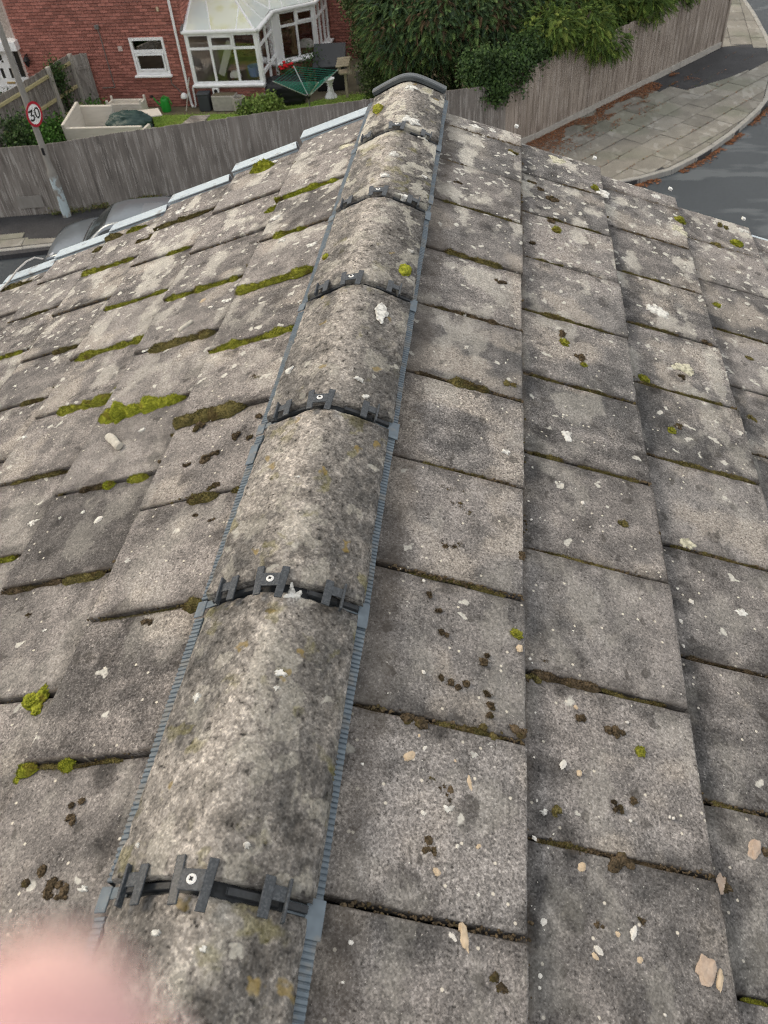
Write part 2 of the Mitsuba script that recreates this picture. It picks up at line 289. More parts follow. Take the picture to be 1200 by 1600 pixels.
for i in range(-2, 7):
    hj = J0 + i * RS                                   # the joint at the near end of tile i
    if i < 6:
        put('ridge_tile', ridge_tile(hj + .010, min(hj + RS - .009, HV + .05), i + 3, .007 if i < 2 else .004), 'mat_ridge', RIDGE, smooth=45)
    if i >= 6: continue
    a = rr.normal(0, 1, 8)
    gap = cat_([band(hj - .035, hj + .04, -.136, .136, -.022, -.0155), band(hj - .004, hj + .004, -.128, -.045 + .01 * a[0], -.014, -.006), band(hj - .006, hj + .003, .045 + .008 * a[1], .098, -.014, -.005), band(hj - .005, hj + .004, .108, .134, -.016, -.006, 6)])
    put('ridge_union', gap, 'mat_union', RIDGE)
    # the clip at the crest, with its screw
    x0 = -.006 + .003 * a[2]; y = hj + .001
    put('ridge_clip', cat_([pl(x0 - .019, y, .0095, .0135, .062, .0035, .08), pl(x0 + .019, y - .004, .0095, .0135, .066, .0035, -.04), pl(x0, y, .0092, .034, .027, .003)]), 'mat_clip', RIDGE)
    put('screw', cat_([lathe([(0, 0), (.0066, 0), (.0066, .0012), (.0045, .0022), (.0022, .0022)], sec=18), bx((0, 0, .0011), (.006, .0014, .0018))]).apply_translation(rpt(x0, y, .0108)), 'mat_screw', RIDGE)
    put('screw_slot', cat_([bx((0, 0, 0), (.0058, .0015, .0016), .6), bx((0, 0, 0.0003), (.0058, .0015, .0016), .6 + math.pi / 2)]).apply_translation(rpt(x0, y, .0132)), 'mat_dark', RIDGE)
    # clips on the two flanks: one flat leg, one upright fin
    for s in (-1, 1):
        xc = s * (.092 + .003 * a[3 + s])
        m = [pl(xc - s * .010, y - .003, .0095, .0145, .052, .0035, -.03 * s), pl(xc + s * .004, y + .004, .009, .026, .019, .003), pl(xc + s * .014, y - .003, .010, .0042, .054, .011, -.03 * s)]
        put('ridge_clip', cat_(m), 'mat_clip', RIDGE)
# ---- ribbed strips along both edges of the ridge, with a flat connector plate at each joint
def strip(sd, h0, h1, b, w):
    hs, zs = [], []
    h, k = h0, 0
    while h < h1:
        pp = .0078 + .0012 * rr.random(); hs += [h, h + pp * .12, h + pp * .66, h + pp * .8]; t = .0009 * rr.random(); zs += [.0052 + t, .0076 + t, .0076 + t, .0052 + t]; h += pp
    hs, zs = np.array(hs), np.array(zs)
    us = np.array([b - w / 2, b - w / 2 + .0005, b + w / 2 - .002, b + w / 2])
    wob = (meshkit.fbm(np.stack([hs * 6, hs * 0 + sd * 5 + b, hs * 0], -1), 2) - .5) * .004
    n = np.stack([zs * 0 - .03, zs, zs, zs * 0 - .012], 1)
    P = RP(sd, us[None] + wob[:, None], hs[:, None], n - .006)
    return grid(P, sd > 0)
BW = {1: (.1485, .0205), -1: (.1595, .0205)}
for sd in (1, -1):
    b, w = BW[sd]
    for i in range(-2, 6):
        hj = J0 + i * RS
        put('ridge_strip', strip(sd, hj + .016, min(hj + RS - .028, HV + .03), b, w), 'mat_strip', RIDGE)
        d = [rb((0, 0, 0), (w + (.005 if sd > 0 and i in (0, 2) else -.001), .05 if sd > 0 else .034, .003), r=.0012, seg=6).apply_transform(RM(sd, b, hj - .008, .004 if sd < 0 else .005)), rb((0, 0, 0), (.034, .016, .003), r=.0015, seg=6).apply_transform(RM(sd, b - .024, hj, .004, pit=.12))]
        put('strip_connector', cat_(d), 'mat_strip', RIDGE)
        if (i, sd) in ((2, -1), (4, 1)): put('strip_connector', rb((0, 0, 0), (w, .06, .003), r=.0012, seg=6).apply_transform(RM(sd, b, hj + (.1 if sd > 0 else -.09), .0045)), 'mat_strip', RIDGE)
# ---- end cap: a dark hood with a pale rim over the far end of the ridge
xs = np.linspace(-.132, .132, 41)
def hood(h0, h1, o):
    P = [rpt(xs, h0, o - .012), rpt(xs, h0, o), rpt(xs, h0 + .004, o + .004), rpt(xs, h1 - .006, o + .004), rpt(xs, h1, o - .002), rpt(xs, h1, o - .14)]
    return grid(np.stack(P, 0))
pr('mat_cap', lambda p, n, uv: mix((.030, .036, .040), (.085, .10, .11), fb(p.x * 25, p.y * 60, p.z * 25, 3)), .42, .5)
put('end_cap', cat_([hood(HV + .035, HV + .075, .013), bx((-.130, HV + .055, -.085), (.010, .042, .07)), bx((.130, HV + .055, -.085), (.010, .042, .07))]), 'mat_cap', RIDGE, smooth=40)

# ================================================================ moss, lichen, stones on the roof
def moss_strip(sd, c, k, u0, u1, r, seed):
    h = PH[sd, c % 2] + k * W - (.006 if sd < 0 else 0)
    L = u1 - u0; nl = int(np.clip(L / .0028, 10, 110)); na = 15
    s = np.linspace(0, 1, nl); v = np.linspace(-1, 1, na); S, V = np.meshgrid(s, v, indexing='ij')
    U = u0 + S * L; N = lambda f, q, o=3: meshkit.fbm(np.stack([U * f, V * .02 * f + seed * 3.7, V * 0], -1), o, q)
    env = np.clip(np.minimum(S, 1 - S) * L / (r * 1.3), 0, 1) ** .5
    wid = np.clip(.35 + 1.6 * (meshkit.fbm(np.stack([U * 30, U * 0 + seed, U * 0], -1), 3, 4) - .25), .34, 1.4) * env
    cen = (meshkit.fbm(np.stack([U * 15, U * 0 + seed * 2, U * 0], -1), 2, 6) - .5) * .010
    pr_ = np.sqrt(np.maximum(1 - V * V, 0))
    z = r * .95 * wid * pr_ * (.6 + .8 * N(70, 2)) + r * .25 * (meshkit.fbm(np.stack([U * 260, V * r * 260, U * 0 + seed], -1), 2, 3) - .4) * pr_ * env
    HH = h - .002 + cen + V * r * wid * (1 + .25 * (N(150, 7) - .5))
    P = RP(sd, U, HH, nsurf(sd, np.minimum(U, u1)) - .004 + z)
    return grid(P, sd < 0)
ICO = {k: trimesh.creation.icosphere(subdivisions=k) for k in (1, 2, 3, 4)}
def blob(M, rx, ry, rzz, seed, sub=3, amp=.35, fr=2.2, cut=-.2):
    v = ICO[sub].vertices.copy(); q = v * fr + seed * 5.17
    d = 1 + amp * 2 * (meshkit.fbm(q, 3, 1) - .5) + amp * .55 * (meshkit.fbm(q * 4.5, 2, 2) - .5)
    v = v * d[:, None]; v[:, 2] = np.maximum(v[:, 2], cut); v *= [rx, ry, rzz]
    return trimesh.Trimesh(v, ICO[sub].faces, process=False).apply_transform(M)
def patch(S, u, h, r, seed, th=.0009, lo=.3):
    """a flat crust lying on the surface S(u, h, offset)"""
    rad = np.linspace(0, 1, 9); ang = np.linspace(0, 2 * np.pi, 41)[:-1]
    R, A = np.meshgrid(rad, ang, indexing='ij')
    e = np.clip(.10 + 1.9 * (meshkit.fbm(np.stack([np.cos(A) * 2.1 + seed * 4.1, np.sin(A) * 2.1, A * 0], -1), 4, 2)) - .15, lo, 1.6)
    x = R * r * e * np.cos(A + seed); y = R * r * e * np.sin(A + seed) * (.6 + .5 * ((seed * 37) % 1))
    o = np.where(R < .97, th * (.5 + meshkit.fbm(np.stack([x * 200, y * 200, A * 0 + seed], -1), 3, 5)), -.002)
    P = S(u + x, h + y, o); a, b = P.shape[:2]
    P = np.concatenate([P, P[:, :1]], 1)
    return grid(P)
def fuzz(m, n, g, L=.0036):
    v, no = np.asarray(m.vertices), np.asarray(m.vertex_normals); i = g.integers(0, len(v), n); P, N = v[i], no[i]
    N = np.where(N[:, 2:] < -.2, -N, N) + g.normal(0, .45, (n, 3)); N /= np.linalg.norm(N, axis=1, keepdims=True)
    t = np.cross(N, g.normal(0, 1, (n, 3))); t /= np.linalg.norm(t, axis=1, keepdims=True) + 1e-9; s_ = g.uniform(.5, 1.3, n)[:, None] * L
    V = np.stack([P - t * s_ * .22 - N * s_ * .2, P + t * s_ * .22 - N * s_ * .2, P + N * s_], 1).reshape(-1, 3)
    return cat_([trimesh.Trimesh(v, m.faces, process=False), trimesh.Trimesh(V, np.arange(3 * n).reshape(-1, 3), process=False)])
SN = {1: 'right', -1: 'left'}
MCOL = {'b': ('mat_moss_b', 'yellow-green'), 'g': ('mat_moss_g', 'green'), 'o': ('mat_moss_o', 'olive'), 'r': ('mat_moss_r', 'dark brown')}
MOSSL = [(2,3,.493,.772,.0197,"b"),(1,3,.254,.486,.0128,"o"),(3,4,.775,1.007,.0119,"g"),(4,4,1.162,1.263,.0078,"o"),(1,4,.172,.446,.0087,"g"),(2,4,.493,.723,.0136,"o"),(3,5,.774,1.083,.0130,"g"),(4,5,1.168,1.277,.0060,"o"),(5,6,1.513,1.636,.0107,"g"),(1,5,.191,.448,.0097,"g"),(2,5,.497,.767,.0097,"g"),(3,6,.832,1.093,.0060,"g"),(4,7,1.173,1.427,.0098,"g"),(3,7,.839,.942,.0089,"g"),(4,8,1.223,1.327,.0120,"g"),(3,8,.849,1.217,.0085,"o"),(1,7,.218,.513,.0096,"b"),(1,6,.278,.392,.0086,"g"),(2,8,.582,.689,.0178,"b"),(1,2,.240,.320,.0104,"o"),(1,2,.178,.211,.0067,"o"),(2,2,.626,.702,.0115,"r"),(2,2,.594,.629,.0081,"b"),(2,2,.496,.559,.0071,"g"),(3,3,.823,1.024,.0056,"o"),(3,2,.838,.903,.0051,"g"),(2,1,.496,.606,.0065,"o"),(2,1,.606,.835,.0054,"r"),(1,1,.185,.231,.0120,"o"),(1,1,.233,.419,.0032,"o"),(1,0,.415,.491,.0086,"b"),(1,0,.338,.372,.0076,"b"),(1,0,.245,.412,.0029,"o"),(6,8,1.894,2.077,.0100,"o"),(5,7,1.544,1.680,.0058,"o"),(2,5,.521,.446,.0032,"o"),(6,8,1.922,2.038,.0065,"o"),(4,8,1.349,1.529,.0109,"o")]
MOSSR = [(1,7,.192,.422,.0064,"o"),(1,6,.221,.394,.0068,"o"),(1,5,.210,.389,.0078,"r"),(1,4,.188,.251,.0046,"r"),(1,4,.265,.369,.0109,"o"),(2,5,.483,.625,.0085,"o"),(2,5,.625,.740,.0048,"o"),(2,6,.497,.601,.0084,"o"),(2,4,.488,.574,.0050,"o"),(2,3,.485,.562,.0067,"o"),(2,7,.555,.611,.0046,"o"),(2,7,.670,.746,.0082,"o"),(2,2,.508,.665,.0061,"o"),(2,1,.477,.611,.0078,"r"),(2,1,.611,.736,.0037,"o"),(2,0,.484,.567,.0043,"o"),(2,0,.567,.717,.0028,"r"),(3,1,.814,.899,.0038,"o"),(1,3,.228,.369,.0041,"o"),(1,2,.227,.415,.0030,"o"),(1,1,.298,.418,.0049,"o"),(1,1,.166,.213,.0031,"r"),(3,5,.817,1.062,.0057,"o"),(3,4,.833,1.096,.0060,"o"),(2,4,.599,.711,.0042,"o"),(3,6,.820,.972,.0062,"o"),(3,3,.826,.869,.0098,"o"),(3,3,.896,1.038,.0046,"o"),(3,2,.818,.979,.0035,"r"),(3,0,.813,.855,.0047,"g"),(3,7,.823,.991,.0045,"o"),(2,3,.601,.752,.0038,"o"),(4,6,1.145,1.305,.0046,"o"),(2,5,.474,.485,.0093,"o"),(2,2,.479,.660,.0020,"r")]
TUFTR = [(.274,1.215,.0079,"r"),(.296,1.213,.0106,"r"),(.322,1.217,.0093,"r"),(.297,1.179,.0078,"r"),(.320,1.173,.0118,"r"),(.338,1.163,.0104,"r"),(.288,1.059,.0112,"r"),(.310,1.061,.0075,"r"),(.271,.930,.0082,"r"),(.291,.902,.0070,"r"),(.304,.851,.0114,"r"),(.306,.762,.0088,"r"),(.333,.760,.0122,"r"),(.378,.813,.0114,"r"),(.380,.831,.0057,"r"),(.386,.753,.0078,"r"),(.392,.731,.0111,"r"),(.390,.712,.0077,"r"),(.254,.656,.0251,"r"),(.382,.681,.0163,"o"),(.446,.696,.0133,"r"),(.694,1.273,.0146,"o"),(.746,1.038,.0136,"o"),(.438,.891,.0095,"g"),(.502,.866,.0108,"r"),(.485,.828,.0141,"o"),(.566,.835,.0084,"r"),(.571,.762,.0153,"r"),(.633,.752,.0131,"r"),(.675,.727,.0108,"g"),(.652,.633,.0081,"r"),(.515,.588,.0098,"o"),(.623,.615,.0091,"r"),(.622,.524,.0200,"r"),(.308,.475,.0130,"r"),(.320,.568,.0113,"r"),(.301,.580,.0062,"o"),(.328,.552,.0062,"r"),(.581,1.958,.0184,"r"),(.587,1.917,.0164,"g"),(.630,1.862,.0215,"r"),(.638,1.839,.0125,"g"),(.588,2.564,.0180,"g"),(.574,2.609,.0160,"r"),(.432,3.000,.0178,"o"),(1.101,2.989,.0214,"g"),(1.315,3.116,.0197,"o"),(1.352,3.005,.0220,"b"),(1.251,2.938,.0241,"o"),(1.070,2.188,.0192,"r"),(.887,1.699,.0141,"g"),(.910,1.723,.0125,"r"),(1.173,1.892,.0119,"o"),(1.173,2.482,.0165,"g"),(.832,1.898,.0150,"g"),(.953,1.963,.0117,"r"),(.320,1.072,.0063,"r"),(.502,2.430,.0129,"r"),(.750,2.975,.0180,"g"),(.393,2.096,.0114,"r"),(.425,1.633,.0144,"o"),(.408,.317,.0138,"r"),(.580,2.791,.0217,"r"),(.504,2.869,.0172,"r"),(.539,2.835,.0146,"r"),(.812,.535,.0168,"r"),(.235,2.635,.0135,"r"),(1.231,2.211,.0132,"o"),(.745,2.305,.0148,"r"),(.454,1.082,.0129,"r"),(.643,.448,.0077,"r"),(.580,.423,.0086,"r"),(.895,.609,.0176,"r"),(.405,1.275,.0083,"r")]
TUFTL = [(.308,.496,.0156,"r"),(.299,.470,.0099,"r"),(.320,.385,.0154,"r"),(.284,.370,.0161,"r"),(.285,.357,.0096,"r"),(.250,1.357,.0132,"r"),(.212,1.338,.0087,"r"),(.315,1.294,.0175,"r"),(.295,1.310,.0117,"r"),(.322,1.462,.0203,"r"),(.370,1.430,.0140,"r"),(.267,1.191,.0125,"r"),(.262,1.199,.0097,"r"),(.283,1.113,.0081,"r"),(.237,1.089,.0066,"r"),(.299,.839,.0148,"r"),(.262,.361,.0127,"r"),(.532,.718,.0210,"b"),(.514,.728,.0183,"b"),(.512,.701,.0117,"b"),(.364,1.290,.0074,"r"),(.209,1.411,.0089,"r"),(.656,.939,.0073,"r"),(.184,1.425,.0074,"o"),(.245,1.571,.0096,"o"),(.429,2.665,.0119,"r"),(.265,1.578,.0112,"r"),(.177,.764,.0057,"r")]
STONE = [(1,.262,.608,.0227,.0124),(1,.361,.585,.0251,.0063),(1,.362,.363,.0354,.0128),(1,.317,.443,.0119,.0089),(1,.285,.627,.0094,.0063),(1,.742,.396,.0385,.0249),(1,.760,.386,.0273,.0091),(1,.531,.669,.0158,.0090),(1,.559,.660,.0102,.0079),(1,.631,.426,.0185,.0098),(1,.555,.506,.0130,.0108),(1,.491,.415,.0104,.0083),(1,.883,.609,.0326,.0225),(1,.291,.523,.0081,.0060),(1,.346,.485,.0071,.0051),(1,.378,.491,.0082,.0061),(1,.346,.361,.0156,.0078),(1,.380,.423,.0060,.0050),(1,.560,.785,.0083,.0059),(1,.479,.534,.0085,.0053),(1,.443,.861,.0141,.0106),(-1,.663,1.489,.0950,.0277),(-1,.613,1.996,.0499,.0200),(-1,.589,1.191,.0216,.0139),(-1,.601,2.138,.0208,.0167),(1,.637,.390,.0098,.0076),(1,.573,.391,.0148,.0074),(1,.568,.382,.0106,.0063),(1,.807,.539,.0359,.0167),(1,.605,.419,.0075,.0065),(1,.850,1.126,.0130,.0087),(1,.295,1.877,.0139,.0104),(1,.336,.617,.0063,.0042),(1,.272,.765,.0066,.0055),(1,.274,.646,.0073,.0063)]
LICH = [(1,.868,1.300,.0246),(1,1.077,2.910,.0417),(1,.281,3.173,.0371),(1,.394,.659,.0087),(1,.342,3.262,.0218),(1,.420,2.992,.0203),(1,.611,3.219,.0436),(1,.970,2.010,.0436),(1,.928,2.293,.0387),(1,.774,2.964,.0360),(1,.668,2.247,.0246),(1,1.022,3.235,.0282),(1,.968,1.132,.0179),(1,.896,2.296,.0257),(1,.575,1.529,.0220),(1,.411,1.378,.0144),(1,.365,.634,.0085),(1,.495,.579,.0098),(1,.329,.537,.0123),(1,1.401,3.140,.0286),(-1,.850,1.279,.0241),(-1,.652,1.241,.0080),(-1,.230,.366,.0094),(-1,.228,2.219,.0241),(-1,.420,2.518,.0227),(-1,1.022,3.067,.0342),(-1,.733,1.939,.0181),(-1,.591,1.518,.0137),(-1,1.090,1.682,.0123),(-1,.593,3.458,.0238),(-1,.412,1.015,.0096),(-1,.895,2.179,.0178),(-1,.589,.890,.0070),(-1,.353,2.325,.0169),(-1,.500,2.088,.0241),(-1,.553,2.079,.0162),(-1,.320,2.869,.0447),(-1,.231,2.936,.0402)]
RLICH = [(.032,.820,.0181),(.187,2.494,.0120),(.009,3.167,.0233),(.068,2.306,.0168),(-.044,.291,.0071),(.023,.275,.0046),(-.092,.628,.0079),(.037,.668,.0108),(.037,.640,.0058),(.045,.401,.0059),(-.107,.400,.0043),(-.135,1.483,.0147),(.056,1.417,.0125),(-.016,1.096,.0061),(.127,2.030,.0104),(.012,2.576,.0181),(.076,1.363,.0095),(.037,2.853,.0259),(.086,2.775,.0191),(.001,2.411,.0173)]

def ordered(items, key):
    n = {}
    for it in items:
        k = key(it); n[k] = n.get(k, 0) + 1
        yield it, n[k]
def cour(c): return NW[c]
q = 0
h_ = lambda c, k, sd: PH[sd, c % 2] + k * W
for sd, L in ((-1, MOSSL), (1, MOSSR)):
    L = sorted(L, key=lambda t: (t[0], PH[sd, t[0] % 2] + t[1] * W, t[2]))
    for (c, k, u0, u1, r, m), n in ordered(L, lambda t: t[0]):
        q += 1; mat, cn = MCOL[m]; u0, u1 = min(u0, u1), max(u0, u1)
        put('moss_strip', fuzz(moss_strip(sd, c, k, u0, u1, r * (1.4 if sd < 0 else 1.2), q), int(300 + 5200 * (u1 - u0)), np.random.default_rng(q), .0028 + .0012 * h_(c, k, sd)), mat, smooth=True, label='%s moss strip, %s from near end in %s tile course %s of ridge' % (cn, NW[n], cour(c), SN[sd]), cat='moss', group='moss strips in the tile joints')
for sd, L in ((-1, TUFTL), (1, TUFTR)):
    L = sorted([(int(max(0, math.ceil((t[0] - U1[sd]) / G - 1e-6))) + 1,) + t for t in L], key=lambda t: (t[0], t[2]))
    for (c, u, h, r, m), n in ordered(L, lambda t: t[0]):
        q += 1; mat, cn = MCOL[m]; r *= .92
        gq = np.random.default_rng(q); n_ = 1 if m in 'bg' else 3 + int(gq.integers(4)); bl = []
        for k_ in range(n_):
            f_ = 1. if n_ == 1 else gq.uniform(.32, .62); du, dh = (0, 0) if n_ == 1 else gq.normal(0, .48, 2) * r * [1.1, .8]
            bl.append(blob(RM(sd, u + du, h + dh, float(nsurf(sd, np.float64(u + du))) - .001, yaw=q * 1.3 + k_), r * f_ * gq.uniform(.9, 1.35), r * f_ * .9, r * f_ * (.6 if n_ > 1 else .6), q + k_ * 3.3, 3 if n_ == 1 else 2, .55, 2.6))
        put('moss_tuft', fuzz(cat_(bl), 260, gq, .0026 + .0010 * h), mat, smooth=True,
            label='%s moss tuft, %s from near end on %s tile course %s of ridge' % (cn, NW[n], cour(c), SN[sd]), cat='moss', group='loose moss tufts on the tiles')
for x, h, r, m, t in ((-.114, 2.000, .012, 'b', 'bright green moss tuft on the left ribbed strip halfway along the ridge'), (.107, 1.918, .022, 'b', 'yellow-green moss tuft on the right flank of a ridge tile'), (-.0915, 3.03, .026, 'g', 'olive moss cushion at the far left end of the ridge by the end cap')):
    q += 1
    put('moss_tuft', blob(trimesh.transformations.translation_matrix(rpt(x, h, .002)), r * .8, r * 1.2, r * .6, q, 3), MCOL[m][0], smooth=True, label=t, cat='moss', group='loose moss tufts on the tiles')
L = sorted([(sd, int(max(0, math.ceil((u - U1[sd]) / G - 1e-6))) + 1, u, h, r) for sd, u, h, r in LICH], key=lambda t: (t[0], t[1], t[3]))
for (sd, c, u, h, r), n in ordered(L, lambda t: t[:2]):
    q += 1
    if h + r > HV: h = HV - r - .02
    S = lambda a, b, o: RP(sd, a, b, nsurf(sd, np.full_like(a, u)) + (np.asarray(a) - u) * ST / G + o + .0006)
    m = patch(S, u, h, r * .8, q * .61)
    if sd < 0: m.invert()
    put('lichen_patch', m, 'mat_lichen_cream' if r > .04 or abs(u - .868) < .002 else 'mat_lichen', smooth=True, label='pale lichen patch, %s from near end on %s tile course %s of ridge' % (NW[n], cour(c), SN[sd]), cat='lichen', group='lichen patches on the roof')
for i, (x, h, r) in enumerate(sorted(RLICH, key=lambda t: t[1])):
    q += 1; s_ = 1 if abs(x) < .13 else .96
    put('lichen_patch', patch(lambda a, b, o: rpt(a, b, o + .0015 + .007 * ((1 - ((b - J0) / RS) % 1) * 2 - 1)), np.clip(x, -.115, .115), h, r * (1.15 if r > .02 else .85), q * .61), 'mat_lichen', smooth=True, label='white lichen patch on the ridge tiles, %s from the near end of the ridge' % NW[i + 1], cat='lichen', group='lichen patches on the roof')
def oval():
    m = patch(lambda a_, b_, o: rpt(.072 + (a_ - .072) * .62, 1.700 + (b_ - 1.700) * 1.55, o + .0035), .072, 1.700, .025, 2.4, .0012, .85)
    return m
put('lichen_patch', oval(), 'mat_lichen', smooth=True, label='large white oval lichen patch on the right flank of a middle ridge tile', cat='lichen', group='lichen patches on the roof')
L = sorted([t for t in STONE if t[0] == 1], key=lambda t: (int(max(0, math.ceil((t[1] - U1[1]) / G - 1e-6))), t[2]))
SM = [('mat_stone_tan', 'tan'), ('mat_stone_white', 'whitish'), ('mat_stone_pink', 'pinkish')]
for (sd, u, h, a, b), n in ordered(L, lambda t: int(max(0, math.ceil((t[1] - U1[1]) / G - 1e-6)))):
    q += 1; c = int(max(0, math.ceil((u - U1[1]) / G - 1e-6))) + 1
    mt, cn = SM[2 if a > .03 and c > 1 else 0 if a > .02 else q % 2]
    tall = abs(u - .361) < .01
    put('stone_chip', blob(RM(1, u, h, float(nsurf(1, np.float64(u))), yaw=math.pi / 2 + (.25 if tall else .9 * math.sin(q * 2.1))), a * .55, b * .55, min(a, b) * .32, q, 2, .55, 1.5, -.3), mt, smooth=False,
        label='%s stone chip, %s from near end on %s tile course right of ridge' % (cn, NW[n], cour(c)), cat='stone', group='loose stone chips on the right slope')
def stick(u, h, L, w, yaw, label, cat='stick'):
    p = np.linspace(-L / 2, L / 2, 24); z = (meshkit.fbm(np.stack([p * 30, p * 0, p * 0 + L], -1), 2) - .5) * .006
    m = tube(np.stack([p, z, z * .3 + w * .42], 1), w * .5 * (1 + .35 * (meshkit.fbm(np.stack([p * 45, p * 0 + 3, p * 0], -1), 3) - .5)) * np.where(np.abs(p) > L * .48, .75, 1), 10)
    m.vertices[:, 2] *= .75
    put(cat, m.apply_transform(RM(-1, u, h, float(nsurf(-1, np.float64(u))), yaw=yaw)), 'mat_stick', smooth=40, label=label, cat=cat)
stick(.663, 1.489, .098, .023, -.78, 'thick pale weathered stick lying on the left slope near the middle tiles')
stick(.613, 1.996, .052, .017, .75, 'short pale stick further up the left slope above a moss strip')
for (u, h, a, m, t) in ((.589, 1.20, .020, 'mat_stone_white', 'white flaky stone chip on a tile edge at the left'), (.601, 2.138, .019, 'mat_stone_tan', 'small tan stone chip on the left slope')):
    q += 1; put('stone_chip', blob(RM(-1, u, h, float(nsurf(-1, np.float64(u))), yaw=.8), a * .6, a * .4, a * .25, q, 2, .25, 1.6, -.3), m, smooth=25, label=t, cat='stone')
def grit():
    g = np.random.default_rng(3); out = []
    o = trimesh.creation.icosphere(subdivisions=0)
    for i in range(760):
        sd = 1 if g.random() < .62 else -1
        u, h = g.uniform(.19, 1.75 if sd > 0 else 2.3), .2 + 2.9 * g.random() ** 1.3
        if g.random() < .35: u = U1[sd] + G * math.floor((u - U1[sd]) / G) + g.uniform(.003, .03)
        s = g.choice([.0011, .0016, .0024, .0034], p=[.4, .35, .18, .07]) * (1 + .45 * h)
        m = o.copy(); m.vertices *= s * g.uniform(.55, 1.2, 3) * [1, 1, .6]
        out.append(m.apply_transform(RM(sd, u, h, float(nsurf(sd, np.float64(u))) + s * .2, yaw=g.uniform(0, 6))))
    return cat_(out)
put('loose_grit', grit(), 'mat_stone_white', label='tiny pale grit scattered all over the roof tiles', cat='grit', kind='stuff')
def crumbs():
    g = np.random.default_rng(13); out = []; o = trimesh.creation.icosphere(subdivisions=0)
    def add(sd, u, h, s):
        v = o.vertices * g.uniform(.45, 1.35, (len(o.vertices), 1)) * s * g.uniform(.6, 1.4, 3) * [1, 1, .7]
        out.append(trimesh.Trimesh(v, o.faces, process=False).apply_transform(RM(sd, u, h, float(nsurf(sd, np.float64(u))) - .001)))
    for sd, nc in ((1, 6), (-1, 8)):
        for c in range(1, nc + 1):
            for k in range(-1, 10):
                h = PH[sd, c % 2] + k * W
                if h > HV - .1 or h < .25: continue
                on = g.uniform(.25, .85)
                for u in np.arange(U1[sd] + (c - 1) * G - (G if c > 1 else .27), U1[sd] + (c - 1) * G, .0036 if sd > 0 else .009):
                    if meshkit.noise(np.array([[u * 17, h * 9, sd * 3 + k]]))[0] < on: add(sd, u, h + g.normal(0, .0034), g.uniform(.0012, .0036) * (1 + .2 * h))
            u0 = U1[sd] + (c - 1) * G
            for h in np.arange(.25, HV - .05, .008):
                if meshkit.noise(np.array([[h * 11, u0 * 7, sd + 2.]]))[0] > .62: add(sd, u0 + abs(g.normal(0, .006)) + .004, h, g.uniform(.0013, .0036) * (1 + .25 * h))
    return cat_(out)
put('joint_crumbs', crumbs(), 'mat_moss_r', label='brown crumbs of dead moss and dirt lying along the tile joints', cat='moss crumbs', kind='stuff')
pr('mat_cable', (.55, .53, .50), .5, .4)
put('cable', tube([RP(-1, 2.12, 3.02, .0), RP(-1, 2.068, 3.10, .006), RP(-1, 2.02, 3.15, .016), RP(-1, 1.985, 3.20, .03), RP(-1, 1.96, 3.26, .030), RP(-1, 1.94, 3.30, .02), RP(-1, 1.93, 3.33, -.01)], .0042, 8), 'mat_cable', smooth=True, label='thin pale cable bent over the left roof edge', cat='cable')
# ================================================================ ground, street
ZG, ZR = -7.6, -7.72                                  # pavement and garden; road
pr('mat_soil', lambda p, n, uv: mix((.10, .085, .06), (.17, .15, .10), fb(p.x * 2, p.y * 2, 0., 4)), .95, .1)
def road_c(p, n, uv):
    g = nz(p.x * 60, p.y * 60) * .6 + nz(p.x * 25, p.y * 25) * .4; b = fb(p.x * .5, p.y * .5, 0., 3)
    c = mix((.022, .028, .034), (.048, .058, .067), .6 * b + .4 * g)
    w = ss(.57, .72, fb(p.x * .8 + 4, p.y * 2.2 + 3, 0., 4)); return mix(c, (.115, .13, .14), w * .5)
pr('mat_road', road_c, .55, .45)
def asph_c(p, n, uv):
    return mix((.026, .027, .030), (.070, .070, .074), nz(p.x * 55, p.y * 55) * .5 + fb(p.x * 3, p.y * 3, 0., 3) * .5)
pr('mat_asphalt', asph_c, .8, .3)
def flag_c(p, n, uv):
    g = nz(p.x * 70, p.y * 70); m = fb(p.x * 4, p.y * 4, 0., 4); t = fb(p.x * 1.1, p.y * 1.1, 5., 2)
    c = mix((.160, .152, .134), (.325, .308, .272), .35 * g + .65 * m)
    c = mix(c, (.36, .35, .32), ss(.62, .74, fb(p.x * 5 + 9, p.y * 2.5, 1., 3)) * .6)
    return mix(c, (.16, .175, .125), ss(.5, .72, t) * .4)
for i in range(3):
    pr('mat_flag_%d' % i, (lambda k: lambda p, n, uv: flag_c(p, n, uv) * k)((.74, .86, .98)[i]), .85, .25)
pr('mat_kerb', lambda p, n, uv: mix((.20, .20, .19), (.40, .39, .36), .4 * nz(p.x * 60, p.y * 60) + .6 * fb(p.x * 6, p.y * 6, 0., 3)), .85, .25)
put('ground', sheet(sbox(-420, -420, 420, 420), ZR - .012), 'mat_soil', kind='structure', label='ground stretching away under the street and the gardens')
KERB = [(-40, 10.6), (-14, 15.75), (-9.9, 16.55), (-5, 17.6), (0, 18.62), (2.4, 19.12), (3.41, 19.47), (4.43, 20.06), (5.3, 20.94), (6.29, 22.27), (7.45, 24.16), (8.15, 26.6), (8.55, 29.2), (8.66, 32.2), (8.7, 60)]
FENCE = [(-24., 13.7), (-12.6, 17.95), (-10.1, 18.3), (-8.36, 18.95), (-5.45, 19.82), (-2.7, 20.6), (-.4, 21.1), (.45, 21.35), (1.2, 22.02), (6.95, 28.8)]
put('road', sheet(Polygon(KERB + [(60, 60), (60, -30), (-40, -30)]), ZR), 'mat_road', kind='structure', label='wet-looking blue-grey road curving round the corner')
back = [(8.6, 60), (6.9, 60), (6.9, 29.), (1.2, 22.1), (.45, 21.45), (-12.6, 18.1), (-24., 13.9), (-40, 9)]
